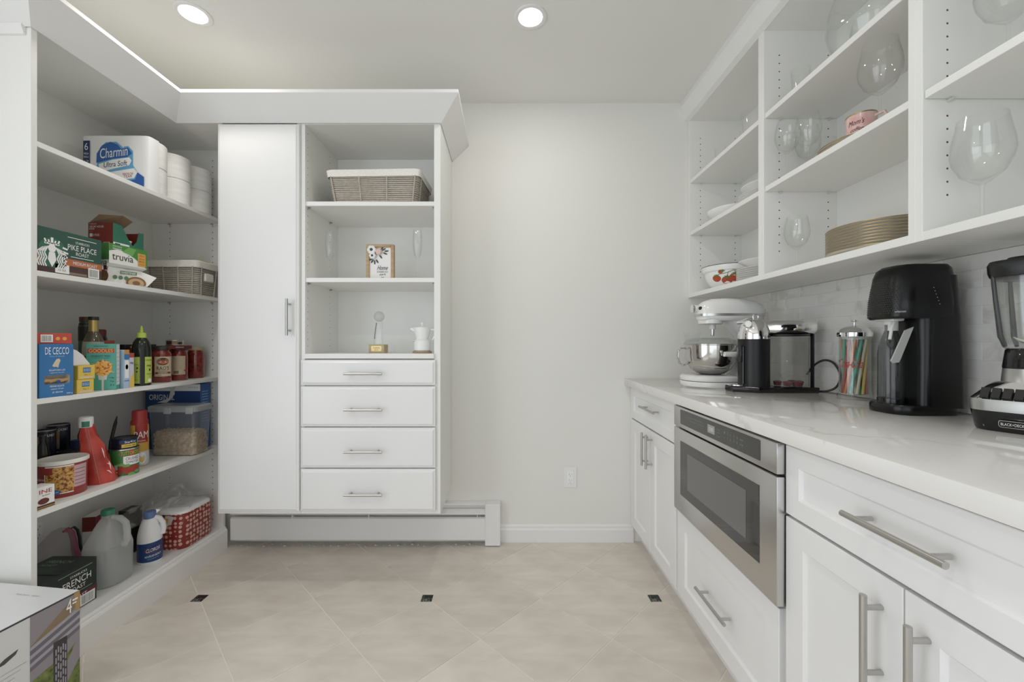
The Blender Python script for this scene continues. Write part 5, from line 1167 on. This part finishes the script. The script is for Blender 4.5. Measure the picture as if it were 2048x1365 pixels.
# ================================================================== wall cabinet with the gold-rimmed plates
CP_ = MB(); R0 = .138
CP_.lathe([(0, .001), (R0 * .6, 0), (R0 * .64, .001), (R0 * .74, .005), (R0 - .002, .0105), (R0, .012), (R0, .0135), (R0 - .004, .0138), (R0 * .73, .0075), (R0 * .6, .004), (0, .004)], 56, cap=False); CPm = CP_.mesh('plate', 35)
RM = MB(); RM.lathe([(R0 - .0010, .0113), (R0 + .0005, .0118), (R0 + .0005, .0140), (R0 - .005, .0144), (R0 - .006, .0134)], 56, cap=False); RMm = RM.mesh('gold_rim', 35)
BONE = mat('bone_china', (.76, .71, .62), .25)
def gold_plate(x, y, z, label, group, s=1.0):
    t = thing('charger_plate', label, 'plate', (x, y, z), 0, group); t.scale = (s, s, 1); put('dish', CPm, BONE, t); put('gold_rim', RMm, GOLD, t)
for k in range(9): gold_plate(1.148, 1.262, U0 + k * .0088, 'gold-rimmed plate in the tall stack of nine on the bottom board', 'nine gold-rimmed plates')
stemware('wine', 'wine glass standing beside the tall stack of gold-rimmed plates', 1.098, 1.562, U0, .085)
tumbler('drinking glass half hidden behind the tall stack of gold-rimmed plates', 1.245, 1.46, U0, .82)
for k in range(3): gold_plate(1.150, 1.335, U1 + k * .0088, 'gold-rimmed plate in the low stack beneath the pink mug', 'gold-rimmed plates under the mug', .84)
mg = thing('mug', 'pink marbled mug with gold rim and script on the low plates', 'mug', (1.135, 1.322, U1 + .0245), math.radians(20))
PINK = noise_mat('pink_marble', [(.72, .38, .36), (.78, .55, .52), (.80, .70, .67)], 14, 5, .15, (1, 1, 1), 1.5)
pr = [(.034, 0), (.037, .003), (.039, .05), (.040, .088)]
b = MB(); b.lathe(pr + [(.040, .09), (.0375, .09), (.035, .01), (0, .008)], 36, cap=False); b.build('cup', PINK, mg, 35); b = MB(); b.lathe([(.0402, .087), (.0405, .0905), (.037, .0905)], 36, cap=False); b.build('gold_rim', GOLD, mg)
b = MB(); b.tube([(.0, -.038, .075), (.004, -.060, .078), (.006, -.070, .055), (.004, -.062, .030), (0, -.038, .022)], .0048, 8); hb = b.build('handle', PINK, mg, 60)
R_ = Round(mg, pr); R_.text("Mom's", -168, .062, .04, .016, flat('print_maroon', '#5c2026'), .0008, 'lettering', .3); R_.text('coffee', -166, .040, .034, .012, flat('print_maroon', '#5c2026'), .0008, 'lettering', .3)
stemware('wine', 'wine glass on the middle shelf by the pin holes', 1.050, 1.544, U1, .10); stemware('wine', 'wine glass on the middle shelf between another glass and the low plates', 1.066, 1.460, U1, .085, .033, .96)
stemware('wine', 'wine glass on the middle shelf against the back beside tumblers', 1.142, 1.566, U1, .085)
tumbler('drinking glass on the middle shelf between wine glasses and the mug', 1.166, 1.488, U1, .95); tumbler('drinking glass on the middle shelf at the back near the mug', 1.252, 1.50, U1, .95)
stemware('big', 'large wine glass standing in front of the pink mug', 1.047, 1.158, U1, .092, .036, .96); stemware('big', 'large wine glass behind the one in front of the mug', 1.205, 1.150, U1, .092, .036, .98)
b = MB(); b.lathe([(0, 0), (.055, 0), (.075, .012), (.105, .06), (.118, .11), (.112, .17), (.098, .21), (.1, .215), (.096, .215), (.109, .17), (.115, .11), (.102, .062), (.07, .016), (0, .006)], 48, cap=False)
t = tag(b.build('glass_punch_bowl', CLEAR, None, 35), 'large round clear glass bowl on the top shelf', 'bowl'); t.location = (1.150, 1.30, U2)
b = MB(); b.lathe([(0, .008), (.03, .008), (.05, .03), (.058, .07), (.05, .12), (.048, .12), (.056, .07), (.048, .032), (0, .012)], 36, cap=False)
t = tag(b.build('glass_jug', CLEAR, None, 35), 'smaller clear glass vessel nested inside the large glass bowl', 'bowl'); t.location = (1.150, 1.30, U2 + .0035)
tumbler('drinking glass alone by the pin holes on the top shelf near the large bowl', 1.09, 1.53, U2, .92)

# ================================================================== wall cabinet with the large glasses
stemware('big', 'large wine glass on the bottom board, first from the gold plates', 1.085, .942, U0, .095, .038)
stemware('big', 'large wine glass on the bottom board, second from the gold plates', 1.20, .86, U0, .095, .038)
stemware('big', 'large wine glass on the upper shelf above the other large glasses', 1.10, .905, U1, .095, .038)

# ================================================================== stand mixer
MX = mat('mixer_enamel', (.80, .80, .785), .16, coat=.4)
mx = thing('stand_mixer', 'white stand mixer with silver band and bowl lift arms', 'mixer', (1.0, 1.917, .906), PI)
b = MB(); b.loft([[(x, y, z) for x, y in rrect(.37 - g, .225 - g, .1, 8)] for z, g in ((0, .012), (.004, .004), (.02, 0), (.0245, .004))]); b.build('base_lower', MX, mx, 40)
b = MB(); b.loft([[(x, y, z) for x, y in rrect(.362, .217, .098, 8)] for z in (.0245, .0275)]); b.build('base_seam', flat('seam_grey', (.10, .10, .10)), mx)
b = MB(); b.loft([[(x, y, z) for x, y in rrect(.37 - g, .225 - g, .1 - g * .3, 8)] for z, g in ((.0275, .004), (.032, 0), (.044, 0), (.051, .012), (.0535, .03))]); b.build('base_upper', MX, mx, 40)
b = MB(); b.loft([[(cx_ + x, y, z) for x, y in rrect(w_, d_, .035, 6)] for z, cx_, w_, d_ in ((.048, -.105, .14, .15), (.07, -.112, .115, .125), (.12, -.118, .098, .11), (.225, -.118, .098, .105), (.27, -.10, .125, .11), (.305, -.09, .14, .115))]); b.build('column', MX, mx, 50)
def dome(x, hw, zt, zb, n=16):
    p = [(x, -hw, zb), ]
    for k in range(n + 1):
        a = PI - PI * k / n; p.append((x, hw * (abs(math.cos(a)) ** .75) * (1 if math.cos(a) > 0 else -1), zb + .004 + (zt - zb - .004) * math.sin(a) ** .8))
    return p + [(x, hw, zb)]
HS = [(.118, .012, .350, .332), (.114, .030, .365, .332), (.104, .042, .378, .332), (.085, .052, .392, .332), (.055, .059, .402, .332), (.0, .063, .406, .332), (-.07, .063, .404, .332), (-.13, .059, .395, .332), (-.165, .050, .380, .332), (-.182, .034, .362, .332), (-.188, .015, .348, .332)]
b = MB(); b.loft([dome(*h) for h in HS]); b.build('head', MX, mx, 50)
plan = [(x, -hw) for x, hw, _, _ in HS] + [(x, hw) for x, hw, _, _ in HS[::-1]]
b = MB(); b.loft([[(x * 1.005, y * 1.012, z) for x, y in plan] for z in (.3215, .3325)]); b.build('trim_band', STEEL, mx, 40)
b = MB(); b.loft([[(x * s, y * s, z) for x, y in plan] for z, s in ((.300, .86), (.306, .95), (.3217, .985))]); b.build('head_underside', MX, mx, 40)
b = MB(); b.lathe([(.046, .284), (.052, .288), (.054, .305)], 36, (.055, 0)); b.lathe([(.013, .262), (.014, .266), (.014, .286)], 20, (.045, 0)); b.build('planetary_hub', MX, mx, 35)
b = MB(); b.lathe([(.0075, .232), (.008, .234), (.008, .264)], 16, (.045, 0)); b.build('beater_shaft', STEEL, mx, 35)
b = MB(); b.cyl((.108, 0, .357), (.132, 0, .357), .018, 24); b.build('attachment_hub', MX, mx, 35)
b = MB(); b.tube([(.132, 0, .357), (.136, 0, .357), (.142, 0, .357), (.145, 0, .357)], [.006, .018, .019, .014], 20); b.build('hub_cap', CHROME, mx, 35)
b = MB(); b.lathe([(.0085 * math.sin(PI * k / 8), -.0085 * math.cos(PI * k / 8)) for k in range(9)], 16, (.112, .024), .358); b.build('lock_knob', BLACKG, mx, 60)
for s in (-1, 1):
    b = MB(); b.tube([(-.085, .045 * s, .20), (-.075, .075 * s, .165), (-.045, .112 * s, .150), (.02, .120 * s, .149), (.055, .122 * s, .150)], [.018, .016, .013, .012, .011], 12); b.build('lift_arm', MX, mx, 60)
b = MB(); b.cyl((-.092, .054, .16), (-.092, .063, .16), .010, 14); b.tube([(-.092, .062, .155), (-.094, .068, .175), (-.094, .070, .205)], .004, 8); b.build('lift_lever', STEEL, mx, 50)
b = MB(); b.cyl((-.085, .0515, .245), (-.085, .056, .245), .0032, 10); b.build('screw', BLACKP, mx)
Face(mx, (.03, .060, .338), (-1, 0, 0), (0, .1, 1))
bw = thing('mixing_bowl', 'polished steel mixing bowl with loop handle in the stand mixer', 'bowl', (.945, 1.917, .906), PI)
STB = mat('polished_steel', (.60, .585, .56), .10, 1.0)
b = MB(); b.lathe([(0, .0555), (.045, .0545), (.06, .060), (.085, .078), (.102, .105), (.109, .135), (.110, .188), (.1135, .190), (.1135, .194), (.110, .196), (.108, .19), (.107, .135), (.09, .085), (0, .06)], 56, cap=False); b.build('bowl', STB, bw, 40)
b = MB(); b.tube([(.108, 0, .172), (.135, 0, .176), (.150, 0, .165), (.152, 0, .135), (.144, 0, .105), (.128, 0, .094), (.104, 0, .105)], .0042, 10); b.v = [(x, y * 2.2, z) for x, y, z in b.v]; b.build('handle', STB, bw, 60)
for s in (-1, 1): b = MB(); b.cyl((0, .109 * s, .158), (0, .122 * s, .158), .008, 14); b.build('mount_pin', STB, bw, 40)
b = MB(); b.lathe([(.115, .188), (.116, .196), (.105, .212), (.075, .222), (.055, .222), (.055, .2205), (.075, .2205), (.104, .2105), (.114, .196)], 48, cap=False); b.build('pouring_shield', CLEARP, bw, 40)
b = MB(); b.loft([[(.085 + x * s, y * s * 1.6, z) for x, y in rrect(.05, .05, .008, 3)] for z, s in ((.205, .8), (.225, .9), (.25, 1.1))], False); b.build('pouring_chute', CLEARP, bw, 40)

# ================================================================== capsule coffee maker
cm = thing('coffee_maker', 'black and chrome capsule coffee maker with clear water tank', 'coffee maker', (1.09, 1.714, .906), PI)
out = [(-.15, -.075), (.09, -.075), (.150, -.035), (.168, -.030), (.168, .030), (.150, .038), (.09, .078), (-.15, .078)]
b = MB(); b.loft([[(x * s, y * s, z) for x, y in out] for z, s in ((0, .985), (.003, 1), (.019, 1), (.022, .985))]); b.build('base', BLACKG, cm, 30)
BMAT = mat('black_matte', (.010, .010, .0105), .36, 0, .4)
b = MB(); b.lathe([(.058, .02), (.058, .212), (.0585, .216)], 44, (.068, .005)); b.build('body', BMAT, cm, 35)
b = MB(); b.lathe([(.0592, .215), (.0592, .222)] + [(.0592 * max(0, math.cos(PI / 2 * k / 10)) ** .7, .222 + .076 * math.sin(PI / 2 * k / 10)) for k in range(1, 11)], 44, (.068, .005)); b.build('dome', CHROME, cm, 50)
b = MB(); b.tube([(.112, .028, .276), (.116, .050, .276)], .013, 20); b.cyl((.108, -.04, .284), (.108, .05, .284), .006, 12); b.tube([(.108, -.04, .284), (.08, -.03, .300), (.055, -.025, .302)], .004, 8); b.build('lever', CHROME, cm, 40)
b = MB(); b.tube([(.063 + .011 * math.cos(2 * PI * k / 16), .01, .306 + .011 * math.sin(2 * PI * k / 16)) for k in range(16)], .003, 8, closed=True); b.build('top_ring', CHROME, cm, 60)
b = MB(); b.loft([[(x, cy_ + y, z) for y, z in rrect(w_, h_, .02, 5, 0, cz_)] for x, w_, h_, cy_, cz_ in ((.05, .06, .04, -.01, .258), (.0, .10, .056, -.005, .262), (-.08, .135, .056, .0, .263), (-.140, .14, .054, .0, .262), (-.152, .13, .046, .0, .262))]); b.build('head', CHROME, cm, 40)
TANK = glass_mat('tank_plastic', (.80, .80, .80), .06, 1.4, 1.3, .08, (.5, .5, .5))
pr = [(.072, .024)]; k = 0
while .024 + k * .005 < .222: z = .024 + k * .005; pr += [(.0745, z + .0008), (.0745, z + .0034), (.0737, z + .0042)]; k += 1
b = MB(); b.lathe(pr, 44, (-.072, .004)); b.build('water_tank', TANK, cm, 50)
b = MB(); b.lathe([(.078, .226), (.079, .229), (.077, .234), (.0, .235)], 44, (-.070, .004)); b.build('tank_lid', BLACKP, cm, 40)
b = MB(); b.box(-.154, -.148, .030, .045, .02, .236); b.build('rear_post', BLACKP, cm)
b = MB(); b.lathe([(.030, .022), (.034, .024), (.034, .028), (.028, .029), (.0, .0275)], 32, (.138, .003)); b.build('cup_rest', CHROME, cm, 40)
b = MB(); b.cbox(.118, .132, -.010, .022, .12, .19, .004, 2); b.build('spout_cover', BLACKG, cm, 40); b = MB(); b.cbox(.119, .127, .026, .031, .03, .185, .002); b.build('gloss_strip', BLACKG, cm)
Face(cm, (.128, .05, .232), (-.77, .64, 0), (0, 0, 1))
for k in range(5):
    t = tag(MB().lathe([(.012, 0), (.016, .014), (.017, .016), (.01, .019), (0, .0195)], 16).build('coffee_capsule', flat('capsule_red', '#8e2f35', .35), None, 40), 'red coffee capsule lying in the bottom of the clear tank', 'capsule', 'red capsules in the coffee maker tank')
    a = -3.1 + k * .92; t.location = (1.162 + .042 * math.cos(a), 1.710 + .042 * math.sin(a), .906 + .0245)
t = thing('power_cord', 'looped black power cord behind the coffee maker', 'cord', (1.26, 1.65, .906))
cp = [(1.236, 1.700, .975), (1.250, 1.682, 1.012), (1.268, 1.655, 1.035), (1.283, 1.628, 1.030), (1.291, 1.606, 1.000), (1.292, 1.600, .965), (1.286, 1.612, .932), (1.268, 1.632, .915), (1.248, 1.66, .9105), (1.236, 1.70, .9105)]
def smooth(p, n=5):
    o = []
    for i in range(len(p) - 1):
        q0, q1, q2, q3 = [Vector(p[max(0, min(len(p) - 1, j))]) for j in (i - 1, i, i + 1, i + 2)]
        for k in range(n):
            u = k / n; o.append(.5 * ((2 * q1) + (q2 - q0) * u + (2 * q0 - 5 * q1 + 4 * q2 - q3) * u * u + (3 * q1 - q0 - 3 * q2 + q3) * u ** 3))
    return o + [Vector(p[-1])]
b = MB(); b.tube([q - Vector((1.26, 1.65, .906)) for q in smooth(cp)], .0042, 8); b.build('cable', BLACKP, t, 60)

# ================================================================== straw dispenser
sj = thing('straw_jar', 'glass straw dispenser with chrome lid and red script', 'jar', (1.232, 1.462, .906))
pr = [(.050, 0), (.0525, .004), (.050, .012), (.0455, .03), (.0445, .06), (.0445, .215), (.047, .22), (.047, .226)]
b = MB(); b.lathe([(0, .001)] + pr + [(.0445, .226), (.042, .215), (.042, .06), (.042, .02), (0, .012)], 16, cap=False); b.build('jar', glass_mat('thick_glass', (.95, .96, .955), .02, 1.5, 1.2), sj, 20)
b = MB(); b.lathe([(.050, .222), (.0505, .225), (.0505, .236), (.046, .239), (.043, .246), (.034, .254), (.018, .260), (.006, .262)], 40); b.build('lid', CHROME, sj, 35)
b = MB(); b.lathe([(.004, .26), (.0035, .268), (.004, .273), (.010, .277), (.0105, .279), (.004, .281), (0, .281)], 20); b.build('knob', CHROME, sj, 40)
Round(sj, .0448).text('Coca-Cola', -146, .128, .072, .030, flat('script_red', '#c22a20', .4), .0012, 'lettering', .25)
rnd = random.Random(5); SCOL = {'teal': '#3fae92', 'orange': '#e0802a', 'yellow': '#e6c24a', 'red': '#b8483c', 'cream': '#d8cfae'}
seq = ['teal', 'teal', 'yellow', 'orange', 'teal', 'red', 'orange', 'teal', 'cream', 'yellow', 'red', 'teal', 'orange', 'yellow', 'teal', 'red', 'cream', 'teal']
for k, cn in enumerate(seq):
    if k < 12: a0 = 2 * PI * k / 12; a1 = a0 + .95; r0 = r1 = .0335            # outer ring, all leaning one way
    else: a0 = 2 * PI * (k - 12) / 6; a1 = a0 - 1.25; r0 = r1 = .0165           # inner ring, leaning the other way
    zb = .0135 + .19 * r0 + .0012
    t = thing('drinking_straw', cn + ' drinking straw standing in the glass straw dispenser', 'straw', (1.232, 1.462, .906), 0, cn + ' straws in the dispenser')
    b = MB(); b.tube([(r0 * math.cos(a0), r0 * math.sin(a0), zb), (r1 * math.cos(a1), r1 * math.sin(a1), .212)], .0046, 8); b.build('tube', flat('straw_' + cn, SCOL[cn], .45), t, 60)

# ================================================================== soda maker
sm = thing('soda_maker', 'tall black soda maker with clear bottle in its recess', 'soda maker', (1.172, 1.192, .906), PI)
SBLK = mat('soda_black', (.007, .007, .0075), .26, 0, .35)
def sec(x0, x1, hw, r, z, n=7): return [(x, y, z) for x, y in rrect(x1 - x0, 2 * hw, r, n, (x0 + x1) / 2, 0)]
b = MB(); b.loft([sec(-.092, .094, .064, .05, 0), sec(-.093, .096, .0655, .05, .003), sec(-.093, .096, .0655, .05, .022), sec(-.092, .092, .064, .048, .027)]); b.build('base', SBLK, sm, 40)
b = MB(); b.loft([sec(-.0925, .032, .0648, .022, .02), sec(-.0908, .030, .0642, .022, .15), sec(-.0890, .030, .0640, .03, .272), sec(-.0832, .028, .0585, .03, .388)]); b.build('column', SBLK, sm, 40)
b = MB(); b.loft([sec(-.089, .094, .063, .045, .268), sec(-.089, .100, .0645, .045, .274), sec(-.087, .098, .063, .045, .32), sec(-.083, .088, .059, .044, .39), sec(-.080, .080, .056, .042, .410), sec(-.074, .068, .049, .038, .420)]); hd = b.build('head', SBLK, sm, 40)
b = MB()
def head_front(z):
    for (z0, x0_), (z1, x1_) in zip(((.274, .100), (.32, .098), (.39, .088)), ((.32, .098), (.39, .088), (.41, .08))):
        if z <= z1: return x0_ + (x1_ - x0_) * (z - z0) / (z1 - z0)
for j in range(15):
    for i in range(23):
        yy = (i - 11) * .0052 + (.0026 if j % 2 else 0); z = .284 + j * .0062
        hw_ = .0645 - (z - .274) * .045
        if abs(yy) > min(hw_ - .010, .062 * math.cos(max(0, z - .31) * 17)): continue
        e_ = max(0, abs(yy) - (hw_ - .045)); xx = head_front(z) - .045 + math.sqrt(max(0, .045 ** 2 - e_ ** 2))
        b.lathe([(.0021, 0), (.0016, .0012), (0, .0016)], 6); b.v[-18:] = [(xx - .0004 + p[2], yy + p[0], z + p[1]) for p in b.v[-18:]]
o = b.build('dimple_panel', mat('soda_dots', (.03, .03, .031), .12), hd); o['kind'] = 'stuff'
b = MB()
for k in range(6): b.disc((.004 - k * .003, .0632 - k * .0, .352 - k * .009), .0012, 'y', 8); 
b.v = [(x, .0655 - (z - .274) * .028, z) for x, y, z in b.v]; b.build('side_dots', flat('dot_grey', (.5, .5, .5)), hd)['kind'] = 'stuff'  # slanting row of tiny grey dots on the head's side
Face(sm, (.083, .045, .29), (-.6, .0, 0), (0, 0, 1))
F = Face(sm, (.0905, .0495, .283), (-.35, .3, 0), (0, 0, 1)); 
v, f = text_geo('sodastream', .034, .006)
b = MB(); b.add([(.0645 - .5 * x + .0268 + .0, .0555 + .42 * x + .0035, .287 + y) for x, y in v], f); b.build('lettering', flat('dot_grey', (.5, .5, .5)), sm)
SBOT = glass_mat('soda_bottle', (.55, .57, .58), .05, 1.45, 1.3, .06, (.3, .3, .3))
t = thing('soda_bottle', 'clear bottle standing in the recess of the black soda maker', 'bottle', (1.172 - .064, 1.192, .906 + .0275))
b = MB(); b.lathe([(.026, 0), (.029, .004), (.0295, .02), (.0295, .14), (.026, .17), (.018, .195), (.014, .205), (.014, .225)], 32); b.build('bottle', SBOT, t, 40)
b = MB(); b.lathe([(.0298, .0), (.0302, .012), (.0298, .014)], 32, cap=False); b.build('foot_ring', BLACKG, t, 40)
b = MB(); b.cyl((.062, .0, .235), (.062, .0, .27), .016, 16); b.cbox(.05, .085, -.03, .03, .262, .272, .003); b.tube([(.07, .018, .262), (.085, .026, .24), (.094, .03, .21)], .004, 8); b.build('nozzle', mat('nozzle_grey', (.62, .62, .60), .35), sm, 40)
b = MB(); b.loft([[(.040, .0405, .245), (.040, .0445, .245), (.064, .0445, .235), (.064, .0405, .235)], [(.078, .042, .155), (.078, .046, .155), (.104, .046, .150), (.104, .042, .150)], [(.083, .042, .146), (.083, .046, .146), (.099, .046, .144), (.099, .042, .144)]]); b.build('bottle_flap', mat('flap_silver', (.42, .42, .41), .25), sm, 40)

# ================================================================== blender
bl_ = thing('blender', 'silver and black blender with glass jar and push buttons', 'blender', (1.186, .930, .906), math.radians(-66)); bl_.scale = (.86, .86, 1)
BSIL = mat('blender_silver', (.48, .48, .47), .32, .85)
b = MB(); b.loft([[(x, y, z) for x, y in rrect(w_, d_, .04, 6)] for z, w_, d_ in ((0, .176, .160), (.004, .182, .166), (.04, .194, .178), (.046, .196, .18))]); b.build('base', BLACKG, bl_, 40)
b = MB(); b.loft([[(x, y, z) for x, y in rrect(w_, d_, .042, 6)] for z, w_, d_ in ((.046, .198, .182), (.066, .200, .184), (.072, .196, .18))]); b.build('silver_band', BSIL, bl_, 40)
b = MB(); b.loft([[(x, y, z) for x, y in rrect(w_, d_, .042, 6)] for z, w_, d_ in ((.072, .196, .18), (.078, .186, .17), (.100, .150, .132), (.112, .122, .112))]); b.build('control_slope', CHROME, bl_, 40)
b = MB(); b.lathe([(.058, .108), (.055, .112), (.052, .142)], 36); b.build('silver_collar', BSIL, bl_, 40)
b = MB(); b.lathe([(.052, .142), (.053, .145), (.048, .184), (.044, .188)], 36); b.build('jar_collar', BLACKG, bl_, 40)
for k in range(7):
    x = -.060 + k * .020; b = MB(); q = [(x - .0088, -.0905, .0735), (x + .0088, -.0905, .0735), (x + .0088, -.0755, .0945), (x - .0088, -.0755, .0945)]
    b.add([(a_, y, z) for a_, y, z in q] + [(x + (a_ - x) * .9, y - .005, z + .004) for a_, y, z in q], [(0, 1, 2, 3), (7, 6, 5, 4)] + [(i, (i + 1) % 4, 4 + (i + 1) % 4, 4 + i) for i in range(4)]); b.build('button', BLACKP, bl_)
F = Face(bl_, (-.062, -.0867, .006), (1, 0, 0), (0, -.16, 1)); F.poly(rrect(.056, .016, .005, 4, .055, .014), mat('plate_silver', (.55, .55, .54), .3, .8), 'badge', .0015); F.poly(rrect(.0535, .0135, .0038, 4, .055, .014), BLACKG, 'badge', .002); F.text('BLACK+DECKER', .055, .014, .047, .0062, PAPERW, .0026)
JARG = glass_mat('jar_glass', (.90, .91, .90), .03, 1.5, 1.5, .05)
b = MB(); b.lathe([(.044, .186), (.050, .192), (.056, .215), (.064, .29), (.069, .352), (.069, .362), (.0655, .362), (.061, .29), (.052, .215), (.044, .197), (0, .195)], 40, cap=False, power=3.0); b.build('jar', JARG, bl_, 35)
b = MB(); b.lathe([(.060, .345), (.071, .352), (.074, .362), (.075, .380), (.071, .388), (.045, .390), (.04, .396), (0, .397)], 40, power=3.0); b.build('lid', BLACKP, bl_, 35)
for k in range(4):
    a = PI / 4 + PI / 2 * k; b = MB(); b.tube([(.053 * math.cos(a) , .053 * math.sin(a), .192), (.0625 * math.cos(a), .0625 * math.sin(a), .215), (.0725 * math.cos(a), .0725 * math.sin(a), .30), (.0775 * math.cos(a), .0775 * math.sin(a), .355)], [.004, .006, .005, .004], 8); b.build('corner_rib', mat('rib_dark', (.04, .04, .04), .25), bl_, 60)
b = MB(); b.tube([(.06, .0, .345), (.10, .0, .345), (.115, .0, .325), (.11, 0, .26), (.09, 0, .215), (.055, 0, .21)], [.010, .011, .011, .011, .010, .009], 10); b.build('handle', JARG, bl_, 60)
b = MB()
for k in range(4): a = PI / 2 * k; b.tube([(0, 0, .198), (.022 * math.cos(a), .022 * math.sin(a), .206 + .006 * (k % 2)), (.034 * math.cos(a), .034 * math.sin(a), .214 + .008 * (k % 2))], [.006, .004, .001], 6)
b.build('blades', STEEL, bl_)
